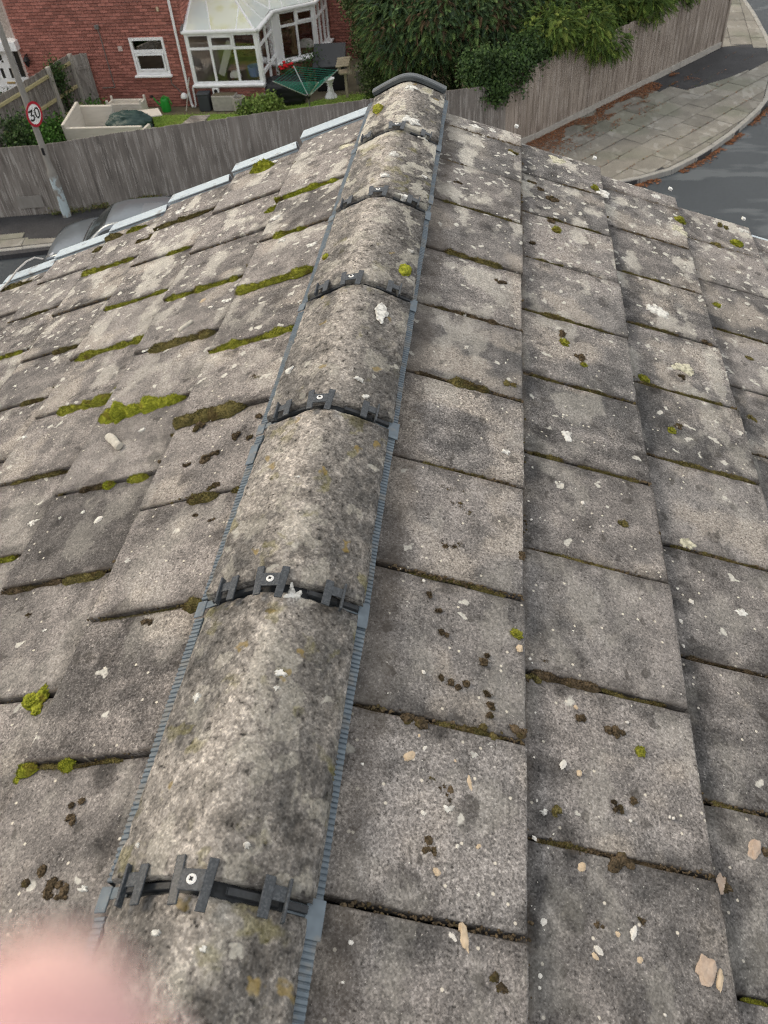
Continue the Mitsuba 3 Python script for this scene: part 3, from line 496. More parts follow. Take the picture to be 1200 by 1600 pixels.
put('pavement', sheet(Polygon(KERB + back), ZG - .016, .2), 'mat_asphalt', kind='structure', label='pavement with a tarmac surface between the fence and the kerb')
put('garden_ground', sheet(Polygon([(-24, 13.9), (-12.6, 18.1), (.45, 21.45), (1.2, 22.1), (6.9, 29.), (6.9, 60), (-40, 60), (-40, 13.9)]), ZG - .004, .2), 'mat_soil', kind='structure', label='bare soil and lawn base of the garden behind the fence')
kl = LineString(KERB); s = 0; kr = np.random.default_rng(2)
while s < kl.length - 1:
    a, b = kl.interpolate(s + .005), kl.interpolate(s + .905); s += .91
    if a.x < -15 or a.y > 40 or -6.2 < a.x < 1.8: continue
    d = np.array([b.x - a.x, b.y - a.y]); L = np.hypot(*d); yaw = math.atan2(d[1], d[0])
    put('kerb_stone', rb(((a.x + b.x) / 2 - .06 * math.sin(yaw), (a.y + b.y) / 2 + .06 * math.cos(yaw), ZG - .12 + kr.normal(0, .003)), (L, .135, .25), yaw, .018, 6), 'mat_kerb', 'pavement')
fd = np.array([.6465, .7629]); fn = np.array([fd[1], -fd[0]]); F0 = np.array([1.2, 22.02])
PAV = Polygon(KERB + back).buffer(-.145)
ASPH = Polygon([(3.2, 26.2), (4.35, 27.2), (4.24, 26.5), (4.5, 26.0), (4.31, 25.6), (4.85, 25.05), (6.1, 26.1), (6.6, 26.2), (7.6, 27.6), (8.6, 27.7), (8.6, 28.9), (6.75, 29.3), (4.2, 28)])
ASPH = Polygon([tuple(F0 + fd * a + fn * b) for a, b in ((5.15, -.1), (5.15, .06), (4.73, .06), (4.7, .64), (5.25, .64), (5.25, 1.2), (6.8, 1.6), (8.05, 1.75), (8.6, 1.6), (8.75, 2.6), (9.9, 2.6), (9.3, .3), (8.9, -.1))])
fr_ = np.random.default_rng(4)
def flags(rows, a0, a1, org, dirv, norm, clip, mats, off=.0):
    b = off
    for w in rows:
        a = a0 - fr_.uniform(0, .6)
        while a < a1:
            L = fr_.uniform(.72, 1.02); g = .009
            P = Polygon([tuple(org + dirv * x + norm * y) for x, y in ((a + g, b + g), (a + L - g, b + g), (a + L - g, b + w - g), (a + g, b + w - g))]).intersection(clip)
            a += L
            for q_ in getattr(P, 'geoms', [P]):
                if q_.area < .03: continue
                z = ZG + fr_.normal(0, .004)
                m = sheet(q_, z, .055)
                m.vertices[:, 2] += (m.vertices[:, 0] - q_.centroid.x) * fr_.normal(0, .006) + (m.vertices[:, 1] - q_.centroid.y) * fr_.normal(0, .006)
                put('paving_flag', m, mats[int(fr_.integers(len(mats)))], 'pavement')
        b += w
MF = ['mat_flag_0', 'mat_flag_1', 'mat_flag_1', 'mat_flag_2']
flags((.58, .56, .56, .58, .55, .58, .56, .56), -6.2, 8.9, F0, fd, fn, PAV.difference(ASPH.buffer(.004)), MF, .06)
flags((.60, .62, .60, .62), 0, 5.2, np.array([6.75, 29.15]), np.array([.10, .995]), np.array([.995, -.10]), PAV.difference(ASPH.buffer(.004)).intersection(sbox(6.6, 28.4, 9, 40)), MF, .0)
kd = np.array([.98, .2]); kn = np.array([-.2, .98])
LP = PAV.intersection(Polygon([(-16, 15.0), (-10.55, 16.0), (-9.5, 16.3), (-6, 17), (-6, 17.6), (-9.0, 17.0), (-9.75, 16.95), (-10.6, 16.9), (-10.75, 17.22), (-16, 16.3)]))
flags((.40, .42), -6.5, 4, np.array([-9.9, 16.72]), kd, kn, LP, ['mat_flag_2', 'mat_flag_2', 'mat_flag_1'], .0)
# ---- fallen needles and moss in the joints
def litter():
    g = np.random.default_rng(8); out_v, out_c = [], []
    def add(x, y, s, c, z=ZG):
        a = g.uniform(0, 6.28); b = s * g.uniform(.25, .6); ca, sa = math.cos(a), math.sin(a)
        q_ = np.array([[-s, 0], [0, -b], [s, 0], [0, b]]) @ np.array([[ca, sa], [-sa, ca]])
        out_v.append(np.c_[q_ + [x, y], z + .008 + np.abs(g.normal(0, .012)) + g.normal(0, .006, 4)]); out_c.append(np.tile(c, (4, 1)))
    def col(): return np.array([.235, .105, .050]) * g.uniform(.45, 1.35) + g.uniform(0, .03)
    n = 0
    while n < 9500:
        a = g.uniform(-3.5, 6.2); b = abs(g.normal(0, .5)) + .03
        x, y = F0 + fd * a + fn * b
        dn = meshkit.fbm(np.array([[a * .9, b * 2.4, 3.]]), 3, 3)[0] + .22 * math.exp(-b / .35)
        if dn < .53: continue
        add(x, y, g.uniform(.012, .035), col()); n += 1
    for i in range(1500):                                  # along the kerb, in the gutter
        s_ = kl.project(__import__('shapely').Point(2.8, 19.2)) + g.uniform(0, 9.5) ; p_ = kl.interpolate(s_)
        t_ = kl.interpolate(s_ + .1); d_ = np.array([t_.x - p_.x, t_.y - p_.y]) / .1; o_ = .03 + abs(g.normal(0, .09))
        if meshkit.noise(np.array([[s_ * 1.7, 0, 0.]]))[0] < .33: continue
        add(p_.x + d_[1] * o_, p_.y - d_[0] * o_, g.uniform(.02, .05), np.array([.22, .10, .05]) * g.uniform(.4, 1.3), ZR)
    for i in range(900):                                   # bits on the flags' joints
        a = g.uniform(-3, 9); r_ = [.06, .64, 1.2, 1.76, 2.34, 2.89][int(g.integers(1, 6))] + g.normal(0, .02)
        if meshkit.noise(np.array([[a * 1.3, r_, 5.]]))[0] < .5: continue
        x, y = F0 + fd * a + fn * r_
        add(x, y, g.uniform(.012, .03), col() if g.random() < .7 else np.array([.10, .11, .02]), ZG - .002)
    v = np.vstack(out_v); f = np.arange(len(v)).reshape(-1, 4)
    return trimesh.Trimesh(v, np.vstack([f[:, [0, 1, 2]], f[:, [0, 2, 3]]]), process=False), np.vstack(out_c)
pr('mat_vc', 'vc', .9, .15)
m, c_ = litter(); put('fallen_needles', m, 'mat_vc', color=c_, label='rust-brown fallen needles and leaves along the fence foot and in the gutter', cat='leaf litter', kind='stuff')

# ================================================================ fences
def board_c(a, b, c):
    def f(p, n, uv):
        s = p.x * .8 + p.y * .6
        g = fb(s * 60, p.z * 1.6, 1., 3); st = fb(s * 6, p.z * 1.6, 7., 3); r = mikit.cell_rand(dr.floor(s * 9.1))
        k = mix(a, b, dr.clip(g * .75 + r * .3 + (st - .5) * .9, 0, 1)); return mix(k, c, ss(.54, .74, fb(s * 45, p.z * 2.4, 3., 3)) * .6)
    return f
def bump_w(p, n, uv): return nz((p.x * .8 + p.y * .6) * 90, p.z * 5) * .004
pr('mat_board', board_c((.128, .116, .106), (.295, .272, .250), (.43, .41, .385)), .9, .2, bump=bump_w)
pr('mat_board_brown', board_c((.160, .130, .108), (.375, .325, .280), (.48, .43, .39)), .9, .2, bump=bump_w)
pr('mat_concrete', lambda p, n, uv: mix((.28, .265, .24), (.46, .44, .40), fb(p.x * 14, p.y * 14, p.z * 14, 4)), .9, .2)
pr('mat_new_rail', lambda p, n, uv: mix((.33, .29, .15), (.50, .45, .27), fb(p.x * 5, p.y * 5, p.z * 60, 3)), .85, .2)
fg = np.random.default_rng(21)
def boards(parent, A, B, z0, z1, w, th, mat, wave=0., zt=None, gap=.004, lap=True):
    A, B = np.array(A, float), np.array(B, float); d = B - A; L = np.hypot(*d); d /= L; yaw = math.atan2(d[1], d[0]); nrm = np.array([d[1], -d[0]])
    n = max(1, int(round(L / w))); ww = L / n
    for i in range(n):
        s_ = (i + .5) * ww; c = A + d * s_ + nrm * (.010 if (i % 2 and lap) else 0.)
        t = (zt(c) if zt else z1) + fg.normal(0, .006)
        put('board', bx((c[0], c[1], (z0 + t) / 2), (ww + (.014 if lap else -gap), th, t - z0), yaw + fg.normal(0, .012), 0, 0), mat, parent)
FB = thing('garden_fence', 'long weathered grey close-boarded fence along the near side of the garden', 'fence')
for a, b in zip(FENCE[1:7], FENCE[2:8]):
    boards(FB, a, b, ZG + .13, -5.98, .098, .016, 'mat_board')
boards(FB, (-16.0, 16.72), (-12.6, 17.95), ZG + .13, -5.98, .098, .016, 'mat_board')
for a, b in zip(FENCE[1:7], FENCE[2:8]):
    a, b = np.array(a), np.array(b); d = b - a; L = np.hypot(*d); yaw = math.atan2(d[1], d[0]); c = (a + b) / 2
    put('gravel_board', bx((c[0], c[1], ZG + .06), (L, .035, .15), yaw), 'mat_board', FB)
    for z in (-7.2, -6.75, -6.3):
        put('rail', bx((c[0] - .05 * math.sin(yaw), c[1] + .05 * math.cos(yaw), z), (L, .06, .07), yaw), 'mat_board', FB)
put('notice_plate', rb((-10.95, 18.14, -7.28), (.62, .012, .30), math.atan2(.35, 2.5), .004, 6), 'mat_patch', FB, label='faded pale rectangular panel low on the fence left of the lamp post')
pr('mat_patch', lambda p, n, uv: mix((.20, .19, .175), (.29, .275, .255), fb(p.x * 20, p.y * 20, p.z * 5, 3)), .9, .2)
FR = thing('roadside_fence', 'tall brownish timber fence of narrow vertical boards following the pavement round the corner', 'fence')
ZT = lambda c: -5.98 + .22 * min(1, max(0, (c[0] - .3) / .9))
boards(FR, FENCE[7], FENCE[8], ZG + .16, -6.1, .10, .018, 'mat_board_brown', zt=ZT)
boards(FR, FENCE[8], FENCE[9], ZG + .16, -6.1, .105, .020, 'mat_board_brown', zt=ZT)
for a, b in zip(FENCE[7:9], FENCE[8:10]):
    a, b = np.array(a), np.array(b); d = b - a; L = np.hypot(*d); yaw = math.atan2(d[1], d[0]); nn_ = np.array([d[1], -d[0]]) / L
    n = max(1, int(L / 2.0))
    for i in range(n):
        c = a + d * (i + .5) / n + nn_ * .025
        put('gravel_board', rb((c[0], c[1], ZG + .075), (L / n - .01, .05, .17), yaw, .006, 6), 'mat_concrete', FR)
    c = (a + b) / 2 - nn_ * .06
    for z in (-7.2, -6.65, -6.1): put('rail', bx((c[0], c[1], z), (L, .05, .07), yaw), 'mat_board_brown', FR)
put('end_post', rb((6.98, 28.84, (ZG - 5.76) / 2), (.10, .10, 1.84), .87, .01, 6), 'mat_board_brown', FR)
# the side fence with concrete posts and yellow rails
FS = thing('side_fence', 'timber side fence with pale concrete posts and yellowish rails, running back to the brick wall', 'fence')
SPF = [(-13.55, 19.6), (-12.95, 21.2), (-12.68, 22.5), (-12.43, 23.85), (-12.22, 24.95)]
for a, b in zip(SPF[:-1], SPF[1:]):
    a, b = np.array(a), np.array(b); d = (b - a) / np.hypot(*(b - a)); nn_ = np.array([d[1], -d[0]]); yaw = math.atan2(d[1], d[0])
    boards(FS, a - nn_ * .075, b - nn_ * .075, ZG + .02, -6.02, .105, .016, 'mat_board')
    for z in (-6.22, -6.85, -7.35):
        c = (a + b) / 2 - nn_ * .03; put('rail', rb((c[0], c[1], z), (np.hypot(*(b - a)) - .1, .055, .085), yaw, .006, 6), 'mat_new_rail', FS)
    put('post', rb((b[0], b[1], (ZG - 6.0) / 2), (.11, .11, 1.62), yaw, .012, 6), 'mat_concrete', FS)
put('post', rb((SPF[0][0], SPF[0][1], (ZG - 6.0) / 2), (.11, .11, 1.62), 1.3, .012, 6), 'mat_concrete', FS)
GT = thing('garden_gate', 'dark timber gate with a diagonal brace between the side fence and the brick wall', 'gate')
boards(GT, (-12.16, 24.98), (-11.80, 25.16), ZG + .08, -6.04, .095, .018, 'mat_board')
gy = math.atan2(.18, .36)
for z in (-6.4, -7.25): put('rail', bx((-11.965, 25.04, z), (.40, .03, .085), gy), 'mat_board', GT)
put('brace', bx((-11.965, 25.035, -6.83), (.86, .028, .08), gy, 1.12), 'mat_board', GT)

# ================================================================ brick house
A0, TX = np.array([-11.83, 25.25]), np.array([.9992, -.0400]); NY = np.array([.0400, .9992])
WYAW = math.atan2(TX[1], TX[0])
def wp(s_, z, dpt=0.): return np.array([*(A0 + TX * s_ + NY * dpt), z])
for i, k in enumerate((.80, .95, 1.08, 1.25)):
    pr('mat_brick_%d' % i, (lambda k, i: lambda p, n, uv: mix(mi.Color3f(.265, .104, .084) * k, mi.Color3f(.425, .185, .150) * k, fb(p.x * 23 + i * 9, p.y * 23, p.z * 40, 3)))(k, i), .9, .2)
pr('mat_mortar', lambda p, n, uv: mix((.42, .34, .31), (.60, .52, .48), fb(p.x * 12, p.y * 12, p.z * 12, 3)), .95, .1)
BH = thing('brick_house', 'red brick house with a small white window and a white downpipe behind the garden fence', 'house')
WL = put('wall', cat_([
    bx(wp((-2.1 + 1.43) / 2, -5.1, .16), (3.53, .2, 5.3), WYAW), bx(wp((2.48 + 3.12) / 2, -5.1, .16), (.64, .2, 5.3), WYAW),
    bx(wp(1.955, (-7.75 - 6.72) / 2, .16), (1.05, .2, 1.03), WYAW), bx(wp(1.955, (-5.66 - 2.45) / 2, .16), (1.05, .2, 3.21), WYAW),
    bx((-8.83, 27.3, -5.1), (.2, 4.1, 5.3), WYAW), bx((-6.4, 29.35, -5.1), (5.4, .2, 5.3), WYAW), bx((-13.8, 29.0, -5.1), (.2, 7.2, 5.3), WYAW), bx((-11.4, 32.4, -5.1), (5, .2, 5.3), WYAW), bx((-9.0, 30.8, -5.1), (.2, 3.0, 5.3), WYAW),
    bx((-11.4, 28.8, -7.72), (5, 7, .1)), bx((-11.4, 28.8, -2.55), (5.2, 7.2, .1))]), 'mat_mortar', BH)
br = np.random.default_rng(9); BL, BHt, CO = .228, .066, .0845
PB = [mikit.ply(bx((0, 0, 0), (L_, .05, BHt)), None) for L_ in (BL, .108)]
def bricks(parent, part, O, t, n_, s0, s1, z0, z1, holes, named=300, face=.0):
    """brick courses on a wall; the first `named` nearest the eye are parts, the rest one mesh"""
    yaw = math.atan2(t[1], t[0]); todo = []
    nr = int((z1 - z0) / CO)
    for r in range(nr):
        z = z0 + (r + .5) * CO; s_ = s0 - (.12 if r % 2 else 0)
        while s_ < s1:
            a, b = max(s_, s0), min(s_ + BL, s1); s_ += BL + .012
            segs = [(a, b)]
            for (h0, h1, g0, g1) in holes:
                if g0 < z + BHt / 2 and z - BHt / 2 < g1:
                    segs = [x for p, q_ in segs for x in ((p, min(q_, h0)), (max(p, h1), q_)) if x[1] - x[0] > .03]
            todo += [(p, q_, z) for p, q_ in segs if q_ - p > .03]
    rest = []
    todo.sort(key=lambda x: x[2] * -1 if named and z1 > -4 else x[2])
    todo.sort(key=lambda x: abs(x[2] + 6.4) + abs((x[0] + x[1]) / 2 - (s0 + s1) / 2) * .5)
    for i, (a, b, z) in enumerate(todo):
        c = O + t * (a + b) / 2 + n_ * (face + .018 + br.normal(0, .0015))
        m = bx((c[0], c[1], z + br.normal(0, .0012)), (b - a, .05, BHt), yaw)
        mt = int(br.integers(4))
        if i < named: put('brick', m, 'mat_brick_%d' % mt, part)
        else: rest.append((m, mt))
    for k in range(4):
        l_ = [m for m, mt in rest if mt == k]
        if l_: put('far_bricks', cat_(l_), 'mat_brick_%d' % k, part, kind='stuff')
bricks(BH, WL, A0, TX, NY, -2.1, 3.12, ZG, -2.6, [(1.425, 2.485, -6.735, -5.735)], 300, .0)
WS = put('side_wall', bx((-8.765, 27.25, -5.1), (.03, 4.0, 5.28), WYAW), 'mat_mortar', BH)
bricks(BH, WS, A0 + TX * 3.12, NY, -TX, 0.05, 4.0, -5.6, -2.6, [], 0, -.03)
WR = put('rear_wall', bx((-6.4, 29.235, -5.1), (5.3, .03, 5.28), WYAW), 'mat_mortar', BH)
bricks(BH, WR, np.array([-8.9, 29.33]), TX, NY, 0, 5.2, ZG, -3.0, [], 0, -.13)
pr('mat_slate', (.06, .06, .065), .8)
put('roof', trimesh.Trimesh([(-14.3, 24.7, -2.45), (-8.2, 24.7, -2.45), (-8.2, 33, -2.45), (-14.3, 33, -2.45), (-11.3, 27.5, -.6), (-11.3, 30.3, -.6)], [(0, 1, 4), (1, 2, 5), (1, 5, 4), (2, 3, 5), (3, 0, 4), (3, 4, 5), (0, 2, 1), (0, 3, 2)], process=False), 'mat_slate', BH)
pr('mat_upvc', lambda p, n, uv: mix((.80, .81, .82), (.70, .71, .71), ss(.55, .8, fb(p.x * 6, p.y * 6, p.z * 3, 3))), .35, .5)
scene['mat_pane'] = {'type': 'thindielectric', 'int_ior': 1.52}
def bar(s0, s1, z0, z1, d0=-.03, d1=.05): return bx(wp((s0 + s1) / 2, (z0 + z1) / 2, (d0 + d1) / 2), (s1 - s0, d1 - d0, z1 - z0), WYAW)
WN = put('window', cat_([bar(1.43, 1.50, -6.68, -5.70), bar(2.41, 2.48, -6.68, -5.70), bar(1.50, 2.41, -6.68, -6.60), bar(1.50, 2.41, -5.78, -5.70), bar(1.50, 2.41, -6.11, -6.03)]), 'mat_upvc', BH)
put('sash_frame', cat_([bar(1.52, 1.57, -6.59, -6.12, -.045, .03), bar(2.34, 2.39, -6.59, -6.12, -.045, .03), bar(1.57, 2.34, -6.59, -6.54, -.045, .03), bar(1.57, 2.34, -6.17, -6.12, -.045, .03)]), 'mat_upvc', WN)
put('sill', rb(wp(1.955, -6.715, -.035), (1.16, .20, .05), WYAW, .01, 6), 'mat_upvc', WN)
put('pane', bx(wp(1.955, -6.36, .0), (.80, .004, .44), WYAW), 'mat_pane', WN); put('pane', bx(wp(1.955, -5.905, .01), (.92, .004, .25), WYAW), 'mat_pane', WN)
put('downpipe', tube([wp(2.93, z, -.08) for z in (-2.6, -4, -5.5, -7.35)] + [wp(2.95, -7.5, -.10), wp(3.0, -7.57, -.16)], .037, 10), 'mat_upvc', BH, smooth=40)
put('downpipe', tube([wp(3.22, -6.95, -.09), wp(3.14, -6.99, -.09), wp(3.09, -7.06, -.09), wp(3.09, -7.3, -.09), wp(3.08, -7.52, -.1), wp(3.05, -7.58, -.14)], .030, 10), 'mat_upvc', BH, smooth=40)
pr('mat_lead', lambda p, n, uv: mix((.10, .095, .09), (.22, .21, .2), fb(p.x * 20, p.y * 20, p.z * 20, 3)), .7, .3)
put('cable', tube([wp(.57, -5.42, -.035), wp(.60, -5.6, -.03), wp(.60, -6.4, -.03), wp(.61, -7.0, -.03), wp(.60, -7.02, -.03), wp(.2, -7.03, -.03)], .014, 6), 'mat_lead', BH, label='dark cable running down the brick wall below a small box')
put('junction_box', rb(wp(.58, -5.39, -.05), (.13, .08, .11), WYAW, .015, 6), 'mat_lead', BH)
put('vent', rb(wp(1.10, -5.98, -.012), (.13, .03, .13), WYAW, .008, 6), 'mat_mortar', BH)
put('vent', rb(wp(2.53, -5.0, -.03), (.07, .05, .11), WYAW, .012, 6), 'mat_stone_tan', BH)
put('cable', tube([wp(2.42, -6.78, -.03), wp(2.45, -6.86, -.04), wp(2.43, -6.93, -.04), wp(2.62, -7.12, -.04), wp(2.78, -7.3, -.05), wp(2.9, -7.42, -.06)], .012, 6), 'mat_lead', BH)

# ---- the rendered house next to it with its white front door
PH_ = thing('rendered_house', 'pebble-dashed house with a white front door left of the brick house', 'house')
pr('mat_dash', lambda p, n, uv: mix((.20, .16, .135), (.62, .55, .50), nz(p.x * 38, p.y * 38, p.z * 38) * .75 + .25 * nz(p.x * 90, p.y * 90, p.z * 90)), .95, .1, bump=lambda p, n, uv: nz(p.x * 38, p.y * 38, p.z * 38) * .01)
put('wall', cat_([bx(wp(-4.6, -5.1, .30), (5.0, .2, 5.3), WYAW), bx(wp(-4.6, -5.1, 3.8), (5., .2, 5.3), WYAW), bx(wp(-7.1, -5.1, 2.), (.2, 3.7, 5.3), WYAW)]), 'mat_dash', PH_)
put('canopy', rb(wp(-2.85, -5.79, -.02), (1.62, .42, .26), WYAW, .02, 6), 'mat_upvc', PH_)
DR = put('door', cat_([bar(-3.62, -2.50, -7.45, -5.93, .10, .16)]), 'mat_upvc', PH_)
put('door_frame', cat_([bar(-2.50, -2.40, -7.5, -5.93, .05, .15), bar(-2.14, -2.06, -7.5, -5.93, .05, .15), bar(-2.40, -2.14, -6.82, -6.72, .05, .15), bar(-2.40, -2.14, -7.5, -6.82, .085, .15), bar(-3.72, -3.62, -7.5, -5.93, .05, .15), bar(-3.72, -2.06, -7.58, -7.45, .0, .15)]), 'mat_upvc', PH_)
put('door_moulding', cat_([bar(-2.365, -2.175, -7.38, -6.88, .075, .09)]), 'mat_upvc', PH_)
put('side_pane', bar(-2.40, -2.14, -6.72, -5.95, .11, .114), 'mat_black_glass', PH_)
pr('mat_black_glass', (.016, .018, .020), .08, .6)
fan = [trimesh.creation.extrude_polygon(Polygon([(r_ * math.cos(a), r_ * math.sin(a)) for r_, a in [(.10, t0), (.29, t0), (.29, t0 + .45), (.10, t0 + .45)]]), .004) for t0 in (.10, .66, 1.22, 1.78, 2.34)]
fm = cat_(fan).apply_transform(np.array([[1, 0, 0, 0], [0, 0, -1, 0], [0, 1, 0, 0], [0, 0, 0, 1.]])); c = wp(-2.96, -6.32, .098)
put('fanlight', fm.apply_translation(c), 'mat_black_glass', DR)
for a in (-3.26, -2.96, -2.67): put('door_pane', bar(a - .05, a + .05, -6.74, -6.46, .094, .10), 'mat_black_glass', DR)
pr('mat_brass', (.50, .36, .16), .35, .5, metal=.8)
put('letterbox', rb(wp(-2.80, -6.87, .09), (.27, .03, .055), WYAW, .008, 6), 'mat_brass', DR)
for a, b in ((-3.42, -3.02), (-2.98, -2.58)): put('door_moulding', cat_([bar(a, b, -6.98, -6.955, .088, .10), bar(a, b, -7.40, -7.375, .088, .10), bar(a, a + .025, -7.375, -6.98, .088, .10), bar(b - .025, b, -7.375, -6.98, .088, .10)]), 'mat_upvc', DR)
LN = thing('wall_lantern', 'black wall lantern on the brick wall beside the white front door', 'lantern')
c = wp(-1.90, -6.2, -.14)
put('lantern_body', lathe([(0, -.17), (.05, -.15), (.085, -.02), (.09, .0), (0, .0)], c, 6), 'mat_black_glass', LN); put('lantern_roof', lathe([(0, .13), (.03, .11), (.11, .01), (.11, .0), (0, .0)], c, 6), 'mat_dark', LN); put('bracket', cat_([cyl(c + [0, 0, .12], c + [0, .12, .14], .014), cyl(c + [0, .12, .16], c + [0, .12, -.12], .014)]), 'mat_dark', LN)

# ================================================================ conservatory
CV = thing('conservatory', 'white framed conservatory with a pale polycarbonate roof against the brick house', 'conservatory')
CP_ = [(-8.68, 25.07), (-6.55, 25.0), (-6.5, 26.66), (-6.38, 26.80), (-5.36, 27.46), (-5.25, 28.95)]
DWALL = []
ZS, ZE_ = -6.97, -5.62
pr('mat_floor', (.20, .17, .14), .6)
put('floor', sheet(Polygon(CP_ + [(-5.25, 29.1), (-8.68, 29.1)]), -7.45, .1), 'mat_floor', CV)
mull = {0: 3, 1: 2, 2: 1, 3: 2, 4: 3}
gls = []
for i, (a, b) in enumerate(zip(CP_[:-1], CP_[1:])):
    a, b = np.array(a), np.array(b); d = b - a; L = np.hypot(*d); d /= L; nn_ = np.array([d[1], -d[0]]); yaw = math.atan2(d[1], d[0])
    pos = lambda s_, z, o=0.: (*(a + d * s_ + nn_ * o), z)
    door = i == 1
    if not door:
        dw = put('dwarf_wall', bx(pos(L / 2, (ZG - .1 + ZS - .05) / 2, -.10), (L - .01, .16, ZS - .05 - ZG + .1), yaw), 'mat_mortar', CV)
        bricks(CV, dw, a, d, -nn_, 0.0, L, ZG, ZS - .06, [], 110 if i in (0, 3) else 0, -.012)
        put('sill', rb(pos(L / 2, ZS - .02, .04), (L + .06, .22, .055), yaw, .012, 6), 'mat_upvc', CV)
    z0 = ZG + .12 if door else ZS
    zt = ZE_ - .40
    n = mull[i]; fr = []
    for k in range(n + 1):
        w_ = .10 if k in (0, n) else .06
        fr.append(bx(pos(np.clip(L * k / n, .05, L - .05), (z0 + ZE_) / 2, 0), (w_, .07, ZE_ - z0), yaw))
    for z, hh in ((z0 + .035, .07), (ZE_ - .035, .07)) + (((zt, .06),)): fr.append(bx(pos(L / 2, z, -.001), (L - .02, .066, hh), yaw))
    if door: fr.append(bx(pos(L * .5, -6.72, -.001), (L - .02, .066, .09), yaw))
    put('frame', cat_(fr), 'mat_upvc', CV)
    for k in range(n):
        s0, s1 = L * k / n + .05, L * (k + 1) / n - .05
        if i in (0, 3) and k == (1 if i == 0 else 1):
            put('vent_frame', cat_([bx(pos((s0 + s1) / 2, zt + .05, .035), (s1 - s0 + .04, .03, .06), yaw), bx(pos((s0 + s1) / 2, ZE_ - .09, .035), (s1 - s0 + .04, .03, .06), yaw), bx(pos(s0, (zt + ZE_) / 2 - .02, .035), (.05, .03, .26), yaw), bx(pos(s1, (zt + ZE_) / 2 - .02, .035), (.05, .03, .26), yaw)]), 'mat_upvc', CV)
        put('pane', bx(pos((s0 + s1) / 2, (z0 + zt) / 2, 0), (s1 - s0 + .03, .003, zt - z0 - .04), yaw), 'mat_pane', CV)
        put('pane', bx(pos((s0 + s1) / 2, (zt + ZE_) / 2, 0), (s1 - s0 + .03, .003, ZE_ - zt - .06), yaw), 'mat_pane', CV)
    put('gutter', rb(pos(L / 2, ZE_ + .045, .07), (L + .10, .12, .09), yaw, .03, 8), 'mat_upvc', CV)
put('door_handle', rb((-6.47, 25.75, -6.62), (.03, .10, .02), 0, .006, 6), 'mat_lead', CV)
pr('mat_poly', lambda p, n, uv: mix((.60, .66, .63), (.72, .74, .62), ss(.4, .75, fb(p.x * 1.6, p.y * 1.6, p.z * 1.6, 3))), .3, .5)
pr('mat_poly_old', lambda p, n, uv: mix((.70, .72, .60), (.62, .62, .36), ss(.35, .7, fb(p.x * 2.6, p.y * 2.6, p.z * 2.6, 3))), .35, .5)
E1, E2, E3, E4, E5, E6 = [np.array([x, y, ZE_ + .09]) for x, y in CP_]
RT = np.array([-7.70, 26.6, -4.78]); RW = np.array([-8.66, 26.6, -4.78]); RB_ = np.array([-7.0, 29.1, -4.62]); V3 = np.array([-6.50, 26.70, ZE_ + .09])
def tri(*P): 
    P = np.array(P); n_ = np.cross(P[1] - P[0], P[2] - P[0]); n_ /= np.linalg.norm(n_); n_ *= np.sign(n_[2])
    k = len(P); v = np.vstack([P + n_ * .012, P - n_ * .012]); f = [(0, j, j + 1) for j in range(1, k - 1)] + [(k, k + j + 1, k + j) for j in range(1, k - 1)] + [(j, k + j, (j + 1) % k) for j in range(k)] + [((j + 1) % k, k + j, k + (j + 1) % k) for j in range(k)]
    m = trimesh.Trimesh(v, f, process=False); m.fix_normals(); return m
lp = lambda a, b, t: a + (b - a) * t
ov = np.array([0, -.10, -.05]); e1, e2 = E1 + ov, E2 + ov
CR = put('roof', cat_([tube([e2, RT], .035, 6), tube([RW, RT], .05, 6), tube([RT, V3], .03, 6), tube([lp(e1, e2, .40), RT * .15 + RW * .85 + (RT - RW) * .2], .022, 6), tube([lp(e1, e2, .74), lp(e2, RT, .52)], .022, 6), tube([e1 + [.04, 0, 0], RW + [.04, 0, 0]], .045, 6), tube([lp(e2, V3, .5), lp(RT, V3, .02)], .02, 6), tube([RT, RB_], .04, 6), tube([V3, RB_], .03, 6), tube([lp(V3, E5, .3), RB_], .022, 6), tube([lp(V3, E5, .7), RB_], .022, 6), tube([E5, RB_], .03, 6)]), 'mat_upvc', CV)
q35 = RT * .15 + RW * .85 + (RT - RW) * .2
for P, mt in (((e1, lp(e1, e2, .40), q35, RW), 'mat_poly'), ((lp(e1, e2, .40), lp(e1, e2, .74), lp(e2, RT, .52), RT, q35), 'mat_poly_old'), ((lp(e1, e2, .74), e2, lp(e2, RT, .52)), 'mat_poly_old'), ((e2, lp(e2, V3, .5), RT), 'mat_poly'), ((lp(e2, V3, .5), V3, RT), 'mat_poly'), ((RT, V3, RB_), 'mat_poly'), ((V3, lp(V3, E5, .3), RB_), 'mat_poly'), ((lp(V3, E5, .3), lp(V3, E5, .7), RB_), 'mat_poly'), ((lp(V3, E5, .7), E5, RB_), 'mat_poly'), ((E5, E6, RB_), 'mat_poly'), ((RW, RT, RB_, np.array([-8.66, 29.1, -4.62])), 'mat_poly')):
    put('roof_panel', tri(*P), mt, CR)
put('flashing', tube([e1 + [-.03, 0, .03], RW + [-.03, 0, .05]], .05, 6), 'mat_lead', CV)
